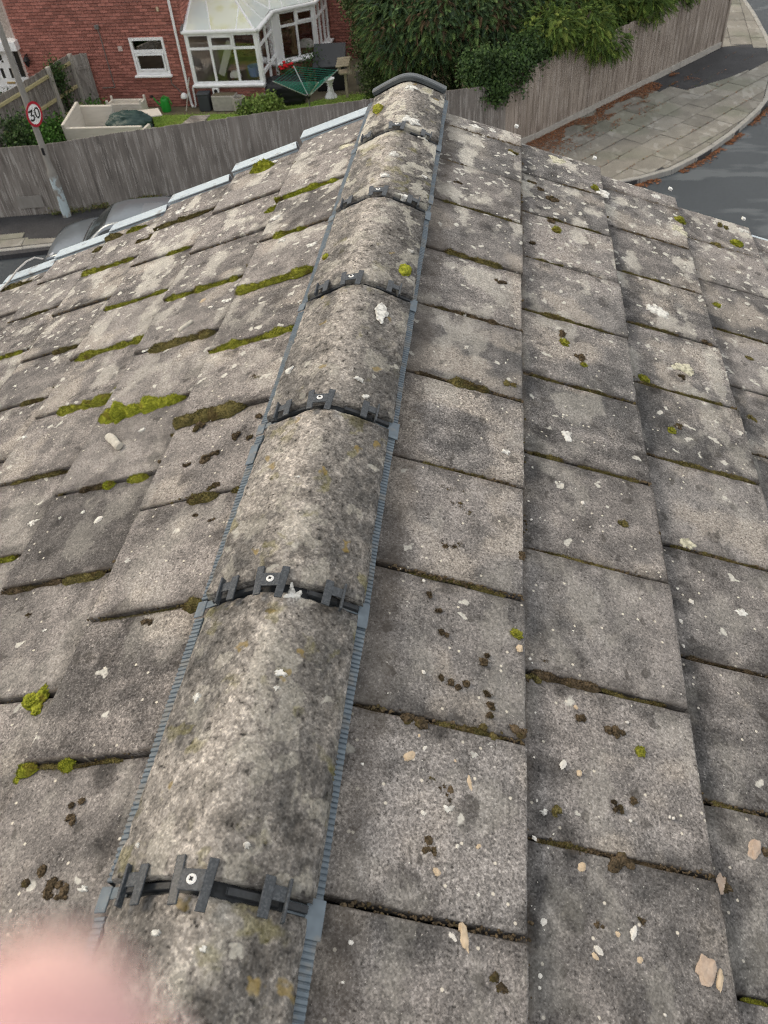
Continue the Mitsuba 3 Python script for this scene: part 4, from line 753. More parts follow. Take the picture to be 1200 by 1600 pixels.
# contents seen dimly behind the glass
pr('mat_wicker', (.30, .21, .12), .8); pr('mat_cloth_blue', (.09, .15, .33), .9); pr('mat_cloth_pale', (.55, .54, .50), .9); pr('mat_wood', wood_c((.20, .12, .07), (.34, .22, .13)), .6)
AC = thing('wicker_chair', 'wicker chair behind the right conservatory window', 'chair')
put('seat', rb((-6.05, 28.1, -7.0), (.6, .6, .14), .3, .04, 8), 'mat_wicker', AC); put('backrest', rb((-6.3, 28.35, -6.65), (.12, .6, .8), .3, .04, 8), 'mat_wicker', AC)
for x, y in ((-6.3, 27.85), (-5.8, 27.9), (-6.3, 28.4), (-5.8, 28.35)): put('leg', cyl((x, y, -7.45), (x, y, -7.05), .025), 'mat_wicker', AC)
TB = thing('side_table', 'wooden table behind the left conservatory window', 'table')
put('tabletop', rb((-7.3, 26.0, -6.78), (.9, .6, .05), 0, .01, 6), 'mat_wood', TB)
for x, y in ((-7.7, 25.75), (-6.9, 25.75), (-7.7, 26.25), (-6.9, 26.25)): put('leg', bx((x, y, -7.12), (.05, .05, .66)), 'mat_wood', TB)
put('storage_tub', lathe([(0, 0), (.18, 0), (.22, .26), (.2, .26), (.17, .02), (0, .02)], (-6.85, 25.35, -6.86), 20).apply_translation([0, 0, -.0]), 'mat_cloth_blue', smooth=40, label='blue tub behind the right pane of the left conservatory front', cat='tub')
put('cushion', blob(trimesh.transformations.translation_matrix((-7.45, 25.3, -6.84)), .18, .12, .14, 3, 3, .1), 'mat_cloth_pale', smooth=True, label='pale cushion on the conservatory sill behind the middle pane', cat='cushion')
put('cushion', blob(trimesh.transformations.translation_matrix((-5.75, 27.75, -6.8)), .26, .14, .2, 5, 3, .15), 'mat_cloth_pale', smooth=True, label='pale cushion behind the right conservatory window', cat='cushion')
put('surf_board', rb((-7.75, 25.6, -6.45), (.20, .05, 1.0), .1, .02, 8, .45), 'mat_cloth_pale', label='long pale padded ironing board leaning behind the left conservatory pane', cat='ironing board')
# ================================================================ lamp post with the speed sign
LPk = thing('lamp_post', 'grey street lamp column standing on the pavement in front of the fence', 'lamp post')
pr('mat_post', lambda p, n, uv: mix(mix((.20, .19, .175), (.30, .29, .265), fb(p.x * 12, p.y * 12, p.z * 3, 3)), (.42, .50, .53), ss(-6.58, -6.72, p.z) * ss(.38, .55, fb(p.x * 9, p.y * 9, p.z * 5, 3))), .6, .4)
PX, PY = -10.1, 18.08
put('column', cat_([lathe([(0, 0), (.105, 0), (.105, 1.05), (.098, 1.12), (.080, 1.16), (.072, 1.3), (.050, 7.4), (0, 7.4)], (PX, PY, ZG - .02), 20)]), 'mat_post', LPk, smooth=35)
put('arm', tube([(PX, PY, -.25), (PX + .1, PY - .25, .05), (PX + .2, PY - .8, .15)], .035, 8), 'mat_post', LPk, smooth=40); put('lamp_head', rb((PX + .26, PY - 1.1, .15), (.22, .6, .12), .2, .05, 8), 'mat_post', LPk)
SG = thing('speed_limit_sign', 'round white sign with a red ring and black number 30 on the lamp post', 'sign')
tdir = np.array([.2195, .9756, 0.]); ndir = np.array([.9756, -.2195, 0.]); sc = np.array([PX, PY, -5.23]) + ndir * .10
SM_ = np.eye(4); SM_[:3, :3] = np.stack([tdir, [0, 0, 1], ndir], 1); SM_[:3, 3] = sc
disc = lambda r0, r1, z0, z1: trimesh.creation.annulus(r0, r1, z1 - z0, sections=48).apply_translation([0, 0, (z0 + z1) / 2]) if r0 > 0 else trimesh.creation.cylinder(r1, z1 - z0, sections=48).apply_translation([0, 0, (z0 + z1) / 2])
SR_ = .262
pr('mat_sign_red', (.40, .012, .035), .45, .5); pr('mat_sign_white', (.80, .80, .80), .45, .5); pr('mat_black', (.01, .01, .011), .6, .4)
put('back_plate', disc(0, SR_ - .004, -.006, 0).apply_transform(SM_), 'mat_lead', SG); put('face', disc(0, SR_ * .8, 0, .003).apply_transform(SM_), 'mat_sign_white', SG); put('red_ring', disc(SR_ * .78, SR_, 0, .005).apply_transform(SM_), 'mat_sign_red', SG)
tm = meshkit.text_mesh('30', .215, .003, True); tm.apply_translation([-tm.bounds[:, 0].mean(), -tm.bounds[:, 1].mean(), .004]); put('number', tm.apply_transform(SM_), 'mat_black', SG)
put('bracket', bx(np.array([PX, PY, -5.23]) + ndir * .05, (.10, .05, .30), .2), 'mat_lead', SG)
put('sticker', rb((PX + .02, PY - .085, -6.03), (.06, .02, .16), .1, .004, 6), 'mat_dark', LPk)

# ================================================================ parked car
CK = thing('parked_car', 'grey hatchback parked at the kerb by the fence, half hidden by the roof', 'car')
pr('mat_paint', (.185, .212, .238), .24, .5, metal=.6, coat=1.); pr('mat_tyre', (.02, .02, .02), .9, .2); pr('mat_rim', (.5, .5, .52), .3, .5, metal=.9)
pr('mat_car_glass', (.018, .024, .026), .06, .7); pr('mat_chrome', (.65, .66, .68), .2, .5, metal=.9)
from scipy.interpolate import PchipInterpolator as PI_
st = np.array([0, .08, .3, .7, 1.10, 1.35, 1.75, 2.2, 2.8, 3.3, 3.75, 4.05, 4.18, 4.2])
ztop = PI_(st, [.55, .70, .84, .93, .99, 1.17, 1.40, 1.47, 1.475, 1.43, 1.30, 1.08, .8, .6]); zbel = PI_(st, [.52, .66, .78, .87, .92, .94, .95, .96, .97, .99, 1.0, .95, .75, .58])
wbel = PI_(st, [.55, .68, .78, .84, .87, .88, .885, .89, .89, .88, .86, .80, .72, .66]); wtop = PI_(st, [.40, .50, .60, .68, .72, .68, .62, .61, .61, .60, .57, .58, .60, .55])
def section(x, o=0.):
    zt, zb, wb, wt = ztop(x) + o, zbel(x), wbel(x) + o, wtop(x) + o
    h = np.array([[0, zt], [.35 * wt, zt - .004], [.72 * wt, zt - .018], [.93 * wt, zt - .045], [wt + .01, zt - .085 * min(1, (zt - zb) / .2 + .3)], [lp(wt, wb, .5) + .008, lp(zt - .085, zb, .52)], [wb - .02, zb + .01], [wb, zb - .05], [wb + .012, zb - .22], [wb, zb - .45], [wb - .03, .24], [wb - .12, .17]])
    h[:, 1] = np.maximum(h[:, 1], .17)
    full = np.vstack([h[::-1], h[1:] * [-1, 1]])
    return np.c_[np.full(len(full), x), full]
xsn = np.linspace(0, 4.2, 70)
body = grid(np.stack([section(x) for x in xsn])); capf = trimesh.Trimesh(section(0.), [(0, i, i + 1) for i in range(1, 22)], process=False); capr = trimesh.Trimesh(section(4.2), [(0, i + 1, i) for i in range(1, 22)], process=False)
e_, n2 = np.array([.9913, .1316]), np.array([-.1316, .9913]); CF = np.array([-9.36, 15.62])
CM = np.eye(4); CM[:2, 0] = e_; CM[:2, 1] = n2; CM[:3, :3] *= .9; CM[:3, 3] = [*CF, ZR]
def cput(name, m, mat, parent=CK, **k):
    return put(name, m.apply_transform(CM), mat, parent, **k)
BD = cput('body', cat_([body, capf, capr]), 'mat_paint', smooth=32)
def facet(x0, x1, c0, c1, nx=24, o=.006):
    """a band of the body's skin between columns c0..c1 (0..22), lifted by o"""
    V = np.stack([section(x, o)[:, :] for x in np.linspace(x0, x1, nx)]); cs = np.linspace(c0, c1, 9)
    return grid(np.stack([np.stack([np.interp(cs, np.arange(23), V[i, :, k]) for k in range(3)], -1) for i in range(nx)]))
cput('windscreen', facet(1.14, 1.72, 8.1, 13.9), 'mat_car_glass', smooth=60); cput('rear_window', facet(3.55, 4.0, 8.3, 13.7), 'mat_car_glass', smooth=60)
for s_ in (0, 1):
    a, b = (5.1, 6.8) if s_ == 0 else (15.2, 16.9)
    cput('side_window', facet(1.55, 2.42, a, b), 'mat_car_glass', smooth=60); cput('side_window', facet(2.50, 3.35, a, b), 'mat_car_glass', smooth=60)
    c_k = 4.95 if s_ == 0 else 17.05
    cput('window_trim', facet(1.45, 3.5, c_k - .12, c_k + .12, 30, .010), 'mat_chrome')
    cput('mirror', blob(trimesh.transformations.translation_matrix((1.42, (-.98 if s_ == 0 else .98), 1.0)), .08, .10, .075, 2, 3, .05), 'mat_paint', smooth=True)
    for x in (.78, 3.38):
        y = -.80 if s_ == 0 else .80
        w_ = cput('wheel', lathe([(.20, -.10), (.30, -.10), (.315, -.06), (.315, .06), (.30, .10), (.20, .10), (.2, -.10)], (0, 0, 0), 28).apply_transform(trimesh.transformations.rotation_matrix(math.pi / 2, [1, 0, 0])).apply_translation((x, y, .315)), 'mat_tyre', smooth=40)
        cput('rim', lathe([(0, -.09), (.19, -.09), (.2, .09), (0, .07)], (0, 0, 0), 20).apply_transform(trimesh.transformations.rotation_matrix(math.pi / 2, [1, 0, 0])).apply_translation((x, y, .315)), 'mat_rim', w_)
    cput('headlight', facet(.06, .34, 6.2 if s_ == 0 else 14.6, 7.4 if s_ == 0 else 15.8, 10, .008), 'mat_chrome', smooth=60)
pr('mat_paint_pale', (.24, .26, .28), .3, .5, metal=.7)
cput('roof_panel', facet(2.55, 3.0, 10.3, 12.7, 10, .004), 'mat_paint_pale', smooth=60)
cput('aerial', cat_([lathe([(0, 0), (.03, 0), (.012, .03), (0, .035)], (3.35, .25, 1.415), 10), cyl((3.35, .25, 1.43), (3.5, .25, 1.58), .006)]), 'mat_dark')
cput('bonnet_seam', facet(1.05, 1.09, 7.6, 14.4, 4, .003), 'mat_dark')

# ================================================================ garden things
pr('mat_cream', lambda p, n, uv: mix((.50, .47, .42), (.62, .59, .53), fb(p.x * 6, p.y * 6, p.z * 40, 3)), .7, .3)
SF = thing('garden_sofa', 'cream plastic corner sofa with its back to the grey fence', 'sofa')
def fadeback(x0, x1, y, z0, z1, hump=0.):
    return rb(((x0 + x1) / 2, y, (z0 + z1) / 2), (x1 - x0, .08, z1 - z0), 0, .02, 8)
put('back', rb((-10.25, 21.62, -7.22), (2.2, .09, .76), .0, .02, 8), 'mat_cream', SF); put('arm', rb((-11.36, 22.26, -7.13), (.09, 1.34, .92), .05, .02, 8, 0, .10), 'mat_cream', SF)
put('arm', rb((-9.17, 21.86, -7.28), (.08, .55, .62), -.1, .02, 8), 'mat_cream', SF); put('back', rb((-10.90, 22.92, -7.10), (.98, .09, .74), -.05, .03, 8), 'mat_cream', SF); put('seat', rb((-10.3, 22.2, -7.38), (2.1, 1.15, .16), 0, .03, 8), 'mat_cream', SF); put('seat_base', rb((-10.3, 22.2, -7.53), (1.9, 1.0, .14), 0, .02, 6), 'mat_cream', SF)
pr('mat_teal', lambda p, n, uv: mix((.012, .035, .034), (.035, .075, .07), fb(p.x * 9, p.y * 9, p.z * 9, 3)), .5, .4)
put('furniture_cover', blob(trimesh.transformations.translation_matrix((-9.95, 22.75, -7.2)), .62, .42, .36, 4, 4, .22, 2.0, -.8), 'mat_teal', smooth=True, label='crumpled dark teal cover lying over the garden sofa', cat='cover')
CH = thing('planter_bench', 'small cream slatted bench with four short posts standing by the brick wall', 'bench')
put('side_panel', rb((-10.5, 23.90, -7.22), (1.05, .05, .34), -.04, .012, 6), 'mat_cream', CH); put('side_panel', rb((-10.5, 24.28, -7.22), (1.05, .05, .34), -.04, .012, 6), 'mat_cream', CH); put('end_panel', rb((-11.0, 24.1, -7.22), (.05, .36, .34), 0, .012, 6), 'mat_cream', CH); put('end_panel', rb((-10.0, 24.06, -7.22), (.05, .36, .34), 0, .012, 6), 'mat_cream', CH); put('seat', rb((-10.5, 24.09, -7.2), (1.0, .36, .05), -.04, .01, 6), 'mat_cream', CH)
for x in (-11.0, -10.0):
    for y in (23.9, 24.28): put('post', rb((x, y, -7.27), (.06, .06, .64), 0, .01, 6), 'mat_cream', CH)
TP = thing('round_table', 'pale table with its top tipped beside the teal cover', 'table')
put('tabletop', rb((-9.55, 23.3, -7.12), (.62, .62, .04), .5, .015, 8, .08), 'mat_cream', TP); put('leg', cyl((-9.55, 23.3, -7.6), (-9.55, 23.3, -7.14), .05), 'mat_dark', TP)
WC = thing('watering_can', 'bright green watering can on the soil by the brick wall', 'watering can')
pr('mat_green', (.02, .27, .035), .4, .5); wc = np.array([-9.62, 24.80, ZG])
put('can_body', lathe([(0, 0), (.13, 0), (.14, .05), (.13, .30), (.10, .36), (.07, .36), (.07, .34), (0, .30)], wc, 24), 'mat_green', WC, smooth=40); put('spout', tube([wc + [-.10, 0, .10], wc + [-.25, 0, .28], wc + [-.33, 0, .40]], [.035, .025, .02], 8), 'mat_green', WC, smooth=40); put('handle', tube([wc + [.10, 0, .08], wc + [.20, 0, .2], wc + [.14, 0, .38], wc + [0, 0, .43], wc + [-.08, 0, .37]], .016, 8), 'mat_green', WC, smooth=40); put('rose', lathe([(0, 0), (.055, .01), (.05, .04), (0, .06)], wc + [-.36, 0, .40], 14), 'mat_dark', WC)
put('light_globe', blob(trimesh.transformations.translation_matrix((-9.05, 24.98, -7.28)), .10, .10, .12, 1, 3, .02), 'mat_white', smooth=True, label='white round globe low on the brick wall beside the watering can', cat='globe')
put('garden_pole', cyl((-9.0, 24.75, ZG), (-8.78, 25.0, -6.75), .014), 'mat_stick', label='thin pale pole leaning on the brick wall by the downpipe', cat='pole')
BN = thing('rubbish_bin', 'small dark grey bin beside the white downpipe', 'bin')
pr('mat_bin', (.045, .05, .058), .6, .4); put('bin_body', rb((-8.38, 24.80, -7.38), (.34, .30, .44), 0, .03, 8), 'mat_bin', BN); put('lid', rb((-8.38, 24.80, -7.13), (.37, .33, .06), 0, .025, 8), 'mat_bin', BN)
SK = thing('outdoor_socket', 'white box with a dark round opening on the dwarf wall above the bin', 'socket'); put('cover', rb((-8.02, 24.93, -7.12), (.20, .08, .17), 0, .012, 6), 'mat_white', SK); put('opening', cyl((-8.02, 24.885, -7.12), (-8.02, 24.93, -7.12), .055, 16), 'mat_dark', SK)
TR = thing('stone_trough', 'pale concrete trough against the conservatory dwarf wall', 'trough'); put('trough_body', rb((-7.75, 24.78, -7.38), (.72, .34, .42), -.03, .02, 8), 'mat_concrete', TR); put('soil', bx((-7.75, 24.78, -7.165), (.64, .26, .02), -.03), 'mat_soil', TR)
for i, (x, y, h_, r_, t) in enumerate(((-7.28, 24.62, .40, .20, 'grey stone pot with a broken rim beside the trough'), (-6.95, 24.75, .28, .24, 'low brown bowl planter next to the stone pot'), (-6.55, 24.8, .36, .17, 'grey stone block standing right of the bowl planter'))):
    PT = thing('stone_pot', t, 'pot'); put('pot', lathe([(0, 0), (r_ * .8, 0), (r_, h_ * .7), (r_ * .95, h_), (r_ * .8, h_), (r_ * .75, h_ * .8), (0, h_ * .75)], (x, y, ZG), 14), 'mat_concrete' if i != 1 else 'mat_wicker', PT, smooth=35); put('soil', lathe([(0, 0), (r_ * .76, 0), (0, .02)], (x, y, ZG + h_ * .82), 12), 'mat_soil', PT)
pr('mat_tarp', (.012, .013, .015), .45, .4)
def heap():
    m = m3.Manifold.batch_hull([m3.Manifold.sphere(.16, 12).translate([x, y, z]) for x in (-.42, .42) for y in (-.28, .28) for z in (.1, .46)]).refine_to_length(.035).to_mesh()
    v = m.vert_properties[:, :3].copy(); v *= [1, 1, 1]; q_ = v * [3, 3, 22]
    v[:, :2] *= (1 + .10 * (meshkit.fbm(q_, 3, 2) - .5))[:, None] * 1.0; v[:, 2] += (meshkit.fbm(v * 9, 3, 5) - .5) * .07
    return trimesh.Trimesh(v, m.tri_verts, process=False).apply_transform(trimesh.transformations.euler_matrix(0, 0, .1)).apply_translation((-6.02, 25.35, ZG))
put('covered_heap', heap(), 'mat_tarp', smooth=50, label='rounded heap under rippled black sheeting beside the conservatory door', cat='covered heap')
SHD = thing('storage_box', 'black garden storage box with a sloping grey lid under the conservatory window', 'storage box')
pr('mat_lid', (.035, .040, .046), .5, .4); put('box_body', rb((-4.80, 26.45, -7.24), (.86, .80, .72), .06, .03, 8), 'mat_tarp', SHD); put('lid', rb((-4.82, 26.42, -6.72), (.96, .96, .05), .06, .015, 6, 0, .42), 'mat_lid', SHD)
for s_ in (-1, 1): put('gable', trimesh.creation.extrude_polygon(Polygon([(-.40, 0), (.40, 0), (.40, .36)]), .03).apply_transform(trimesh.transformations.euler_matrix(math.pi / 2, 0, math.pi / 2 + .06)).apply_translation((-4.80 + s_ * .42, 26.45 + s_ * .03, -6.90)), 'mat_tarp', SHD)
DY = thing('rotary_dryer', 'rotary washing line with green lines and silver arms on the lawn', 'rotary dryer')
pr('mat_line', (.022, .22, .155), .6, .3); pr('mat_alu', (.48, .50, .50), .4, .5, metal=.4)
hub = np.array([-5.14, 24.35, -7.16]); put('pole', cyl((hub[0], hub[1], ZG - .1), hub, .022), 'mat_lead', DY); put('hub', lathe([(0, -.06), (.05, -.05), (.055, .04), (0, .06)], hub, 14), 'mat_dark', DY)
az = [.55, 2.12, 3.69, 5.26]; tips = [hub + np.array([math.cos(a) * .98, math.sin(a) * .98, .52 + .04 * k]) for k, a in enumerate(az)]
for t in tips: put('arm', cyl(hub, t, .014, 8), 'mat_alu', DY)
put('lines', cat_([cyl(lp(hub, tips[k], f), lp(hub, tips[(k + 1) % 4], f) - [0, 0, .0], .0055, 5) for k in range(4) for f in np.linspace(.22, .97, 11)]), 'mat_line', DY)
BB = thing('bird_bath', 'white ornamental pedestal standing on the lawn in front of the black storage box', 'bird bath'); put('pedestal', lathe([(0, 0), (.19, 0), (.17, .05), (.10, .14), (.075, .30), (.09, .40), (.13, .44), (0, .45)], (-4.72, 25.55, ZG), 22), 'mat_white', BB, smooth=40); put('bowl', lathe([(0, 0), (.10, 0), (.15, .05), (.155, .08), (.12, .06), (0, .04)], (-4.72, 25.55, ZG + .44), 22), 'mat_white', BB, smooth=40)
BT = thing('bird_table', 'wooden bird table with a slatted pitched roof beside the black storage box', 'bird table'); bt = np.array([-4.22, 25.5, -.27])
pr('mat_bird', wood_c((.26, .22, .15), (.46, .41, .31)), .85)
put('post', bx(bt + [0, 0, -7.12], (.07, .07, .98)), 'mat_bird', BT); put('tray', rb(bt + [0, 0, -6.63], (.36, .34, .04), .3, .006, 6), 'mat_bird', BT)
for i in range(4): put('roof_slat', bx(bt + [-.03 + .04 * i * math.sin(.3), -.20 + .062 * i, -6.40 + .047 * i], (.38, .07, .018), .3, 0, .62), 'mat_bird', BT); put('roof_slat', bx(bt + [.02, .20 - .062 * i + .02, -6.40 + .047 * i], (.38, .07, .018), .3, 0, -.62), 'mat_bird', BT)
for x, y in ((-.16, -.16), (.16, -.1), (-.16, .12), (.14, .17)): put('roof_post', bx(bt + [x, y, -6.51], (.03, .03, .22)), 'mat_bird', BT)
SLT = thing('slatted_bench', 'small weathered grey slatted bench on the lawn just behind the fence', 'bench')
for i in range(5): put('slat', rb((-8.12 + .02 * i - .0, 22.72 + .115 * i, -7.2), (.56, .10, .03), .05, .006, 6), 'mat_board', SLT)
for x in (-8.33, -7.88): put('leg', bx((x, 22.95, -7.41), (.06, .42, .38)), 'mat_board', SLT)
WBX = thing('garden_rail', 'low white rail and panel in front of the hedge beside the bird table', 'rail'); put('panel', rb((-3.75, 26.2, -7.3), (.55, .04, .40), .1, .01, 6), 'mat_flag_1', WBX); put('bar', cyl((-4.1, 26.25, -7.0), (-3.4, 26.3, -7.0), .02), 'mat_flag_1', WBX)

# ================================================================ plants
def leaves(P, size, g, cols, tilt=.9, droop=0.):
    """many small folded leaves at the points P; returns mesh and vertex colours"""
    n = len(P); a = g.uniform(0, 2 * np.pi, n); el = g.normal(.1 - droop, tilt, n)
    ax = np.stack([np.cos(a) * np.cos(el), np.sin(a) * np.cos(el), np.sin(el)], -1); rv = g.normal(0, 1, (n, 3)); rv[:, 2] += .8
    b = np.cross(ax, rv); b /= np.linalg.norm(b, axis=1, keepdims=True) + 1e-9; c = np.cross(ax, b)
    s_ = size * g.uniform(.6, 1.35, n)[:, None]
    V = np.stack([P - ax * s_ * .5, P + b * s_ * .30 + c * s_ * .08, P + ax * s_ * .5, P - b * s_ * .30 + c * s_ * .08], 1).reshape(-1, 3)
    f = np.arange(len(V)).reshape(-1, 4)
    col = cols[g.integers(0, len(cols), n)] * g.uniform(.65, 1.3, n)[:, None]
    return trimesh.Trimesh(V, np.vstack([f[:, [0, 1, 2]], f[:, [0, 2, 3]]]), process=False), np.repeat(col, 4, 0)
TPL = []
for k in range(9):
    t = .05 + k * .105; L_ = .30 * (1 - .6 * t) + .05
    for s_ in (-1, 1):
        TPL.append([(t, 0, 0), (t + L_ * .75, s_ * L_ * .80, -.02), (t + L_ * .30, s_ * L_ * .42, .02)]); TPL.append([(t + .03, 0, .01), (t + L_ * .95, s_ * L_ * .45, .03), (t + L_ * .45, s_ * L_ * .10, -.01)])
TPL = np.array(TPL, float)
def sprays(P, D, size, g, cols, curve=.35):
    """flat drooping conifer fans at P pointing along D"""
    n = len(P); D = D / np.linalg.norm(D, axis=1, keepdims=True); up = np.tile([0, -.25, 1.], (n, 1)) + g.normal(0, .5, (n, 3))
    Y = np.cross(up, D); Y /= np.linalg.norm(Y, axis=1, keepdims=True); Z = np.cross(D, Y)
    t = TPL.reshape(-1, 3); s_ = (size * g.uniform(.6, 1.4, n))[:, None, None]
    q_ = t[None, :, 0, None] * D[:, None] + t[None, :, 1, None] * Y[:, None] * g.uniform(.75, 1.15, n)[:, None, None] + (t[None, :, 2, None] * 1.5) * Z[:, None]
    q_[..., 2] -= curve * t[None, :, 0] ** 2
    V = (P[:, None] + q_ * s_).reshape(-1, 3)
    tip = np.repeat(.8 + .45 * t[None, :, 0].clip(0, 1), n, 0).reshape(-1, 1)
    col = np.repeat(cols[g.integers(0, len(cols), n)] * g.uniform(.7, 1.25, n)[:, None], len(t), 0) * tip
    return trimesh.Trimesh(V, np.arange(len(V)).reshape(-1, 3), process=False), col
scene['mat_leaf'] = {'type': 'twosided', 'bsdf': {'type': 'principled', 'base_color': {'type': 'mesh_attribute', 'name': 'vertex_color'}, 'roughness': .65, 'specular': .3}}
pr('mat_bark', lambda p, n, uv: mix((.045, .035, .028), (.13, .10, .08), fb(p.x * 30, p.y * 30, p.z * 6, 3)), .95, .1)
pr('mat_twig', (.26, .22, .19), .9, .2)
def lobe(c, r, n, g, lo=.55):
    d = g.normal(0, 1, (n, 3)); d /= np.linalg.norm(d, axis=1, keepdims=True)
    d[:, 1] -= .35; d /= np.linalg.norm(d, axis=1, keepdims=True)
    k = lo + (1 - lo) * g.random(n) ** .5
    return np.asarray(c) + d * k[:, None] * np.asarray(r), d
def conifer(key, trunk, lobes, dens, size, cols, seed, keep=None, rad=.16, top=-.5):
    g = np.random.default_rng(seed); Ps, Ds = [], []
    for c, r in lobes:
        P, d = lobe(c, r, int(dens * r[0] * r[2]), g); Ps.append(P); Ds.append(d * [1, 1, .5] + [0, 0, -.05] + g.normal(0, .42, d.shape))
    P, D = np.vstack(Ps), np.vstack(Ds)
    if keep is not None: k = keep(P); P, D = P[k], D[k]
    m, col = sprays(P, D, size, g, cols)
    patch_ = meshkit.fbm(P * .9, 3, seed)[:, None]; col = (col.reshape(len(P), -1, 3) * (.55 + .9 * patch_)[:, None]).reshape(-1, 3)
    put('crown', m, 'mat_leaf', key, color=col)
    tk = [tube([trunk, trunk + [0.03, .02, 2], trunk + [.02, 0, 4.5], [trunk[0], trunk[1], top]], [rad, rad * .85, rad * .6, .03], 10)]
    for c, r in lobes:
        z = min(c[2], top - .3); tk.append(tube([[trunk[0], trunk[1], z - .3], lp(np.array([trunk[0], trunk[1], z - .3]), np.array(c), .5) + [0, 0, .1], c], [.06, .04, .012], 6))
    put('trunk', cat_(tk), 'mat_bark', key, smooth=40)
behind = lambda P: (P[:, 1] > np.interp(P[:, 0], [f[0] for f in FENCE], [f[1] for f in FENCE]) + .12) | (P[:, 2] > -6.4)
DKG = np.array([[.044, .082, .034], [.062, .112, .042], [.088, .150, .050], [.034, .066, .038], [.13, .20, .06], [.11, .07, .04], [.07, .125, .05]])
LTG = np.array([[.09, .15, .028], [.125, .19, .034], [.07, .12, .026], [.17, .215, .045], [.055, .10, .025]])
C1 = thing('conifer_tree', 'large dark green conifer behind the far end of the ridge', 'tree')
conifer(C1, np.array([-.95, 24.6, ZG]), [((-1.2, 24.4, -5.2), (1.5, 1.5, 1.3)), ((-2.3, 23.9, -5.0), (1.1, 1.2, 1.5)), ((-.2, 23.7, -5.1), (1.2, 1.2, 1.2)), ((-1.3, 23.3, -5.0), (1.1, .9, 1.0)), ((.9, 24.5, -5.3), (1.3, 1.2, 1.2)), ((-1.6, 25.4, -3.6), (2.1, 1.8, 1.7)), ((.2, 25.3, -3.6), (2., 1.8, 1.7)), ((-.8, 25.2, -2.2), (1.5, 1.5, 1.4)), ((-.7, 25.2, -.9), (.8, .8, 1.2)), ((-1.7, 24.6, -6.5), (1.0, .9, .8)), ((.6, 24.6, -6.6), (1.1, .9, .7)), ((-2.9, 24.8, -4.3), (.9, 1.0, .9))], 1700, .21, DKG, 31, behind, .17, .2)
C2 = thing('conifer_tree', 'lighter yellowish green conifer leaning over the roadside fence', 'tree')
conifer(C2, np.array([3.1, 27.0, ZG]), [((2.1, 25.4, -5.6), (1.1, 1.0, 1.0)), ((3.0, 26.0, -5.5), (1.2, 1.1, 1.1)), ((1.2, 24.6, -5.5), (.9, .9, 1.0)), ((3.7, 26.4, -5.95), (.9, .7, .6)), ((2.6, 26.6, -4.1), (1.8, 1.6, 1.6)), ((4.3, 27.3, -5.2), (1.2, .9, .9)), ((3.0, 27, -2.4), (1.3, 1.3, 1.4)), ((3.0, 27, -1.0), (.7, .7, 1.1)), ((2.75, 23.75, -5.95), (.42, .34, .30)), ((3.2, 24.3, -6.05), (.42, .34, .30)), ((5.0, 27.2, -5.5), (.8, .5, .5)), ((1.5, 22.9, -5.25), (.7, .6, .5)), ((2.3, 23.4, -5.35), (.75, .6, .5)), ((4.1, 25.6, -5.45), (.7, .5, .4))], 1700, .22, LTG, 37, behind, .15, .1)
g = np.random.default_rng(51); tw = []
for i in range(26):                                        # bare twigs among the branches
    a = np.array([2.0, 24.9, -5.35]) + g.normal(0, .22, 3) * [1, .8, .9]; d = np.array([.1, -.5, -.3]) + g.normal(0, .45, 3); p_ = [a]
    for k in range(5): d = d + g.normal(0, .16, 3); p_.append(p_[-1] + d / np.linalg.norm(d) * .17)
    tw.append(tube(p_, np.linspace(.013, .004, 6), 5))
put('bare_twigs', cat_(tw), 'mat_twig', C2, label='bare grey twigs hanging over the fence')
def bush(name, label, cat, lobes, n, size, cols, seed, keep=None, stems=True, key=None):
    k = key or thing(name, label, cat); g = np.random.default_rng(seed); P = []
    for c, r in lobes: P.append(lobe(c, r, int(n * r[0] * r[2]), g, .5)[0])
    P = np.vstack(P) + g.normal(0, .09, (sum(map(len, P)), 3)) * (meshkit.fbm(np.vstack(P) * 3.1, 2, 5)[:, None] * 2.2); P = P[P[:, 2] > ZG + .01]
    if keep is not None: P = P[keep(P)]
    m, col = leaves(P, size, g, cols); pt = meshkit.fbm(P * 2.2, 3, seed)[:, None]; col = (col.reshape(len(P), 4, 3) * (.5 + pt)[:, None]).reshape(-1, 3)
    put('leaves', m, 'mat_leaf', k, color=col)
    if stems: put('stems', cat_([tube([[c[0] + g.normal(0, .08), c[1] + g.normal(0, .06), min(ZG, c[2] - r[2])], [c[0], c[1], c[2] - .2 * r[2]], [c[0] + g.normal(0, .3) * r[0], c[1], c[2] + .6 * r[2]]], [.02, .014, .005], 5) for c, r in lobes for _ in range(3)]), 'mat_bark', k)
    return k
IVY = np.array([[.036, .074, .020], [.050, .098, .026], [.068, .122, .034], [.028, .056, .022]])
HDG = np.array([[.048, .080, .026], [.070, .105, .034], [.090, .130, .045], [.040, .062, .024]])
bush('hedge_shrub', 'tall leafy shrub at the right end of the lawn, left of the end cap', 'shrub', [((-3.1, 25.2, -6.9), (.62, .6, .8)), ((-3.15, 25.3, -5.9), (.75, .7, .9)), ((-3.3, 25.5, -4.9), (.85, .8, .9)), ((-2.6, 24.9, -6.7), (.6, .5, .9)), ((-2.5, 24.6, -7.1), (.5, .4, .6))], 11000, .075, HDG, 61, behind)
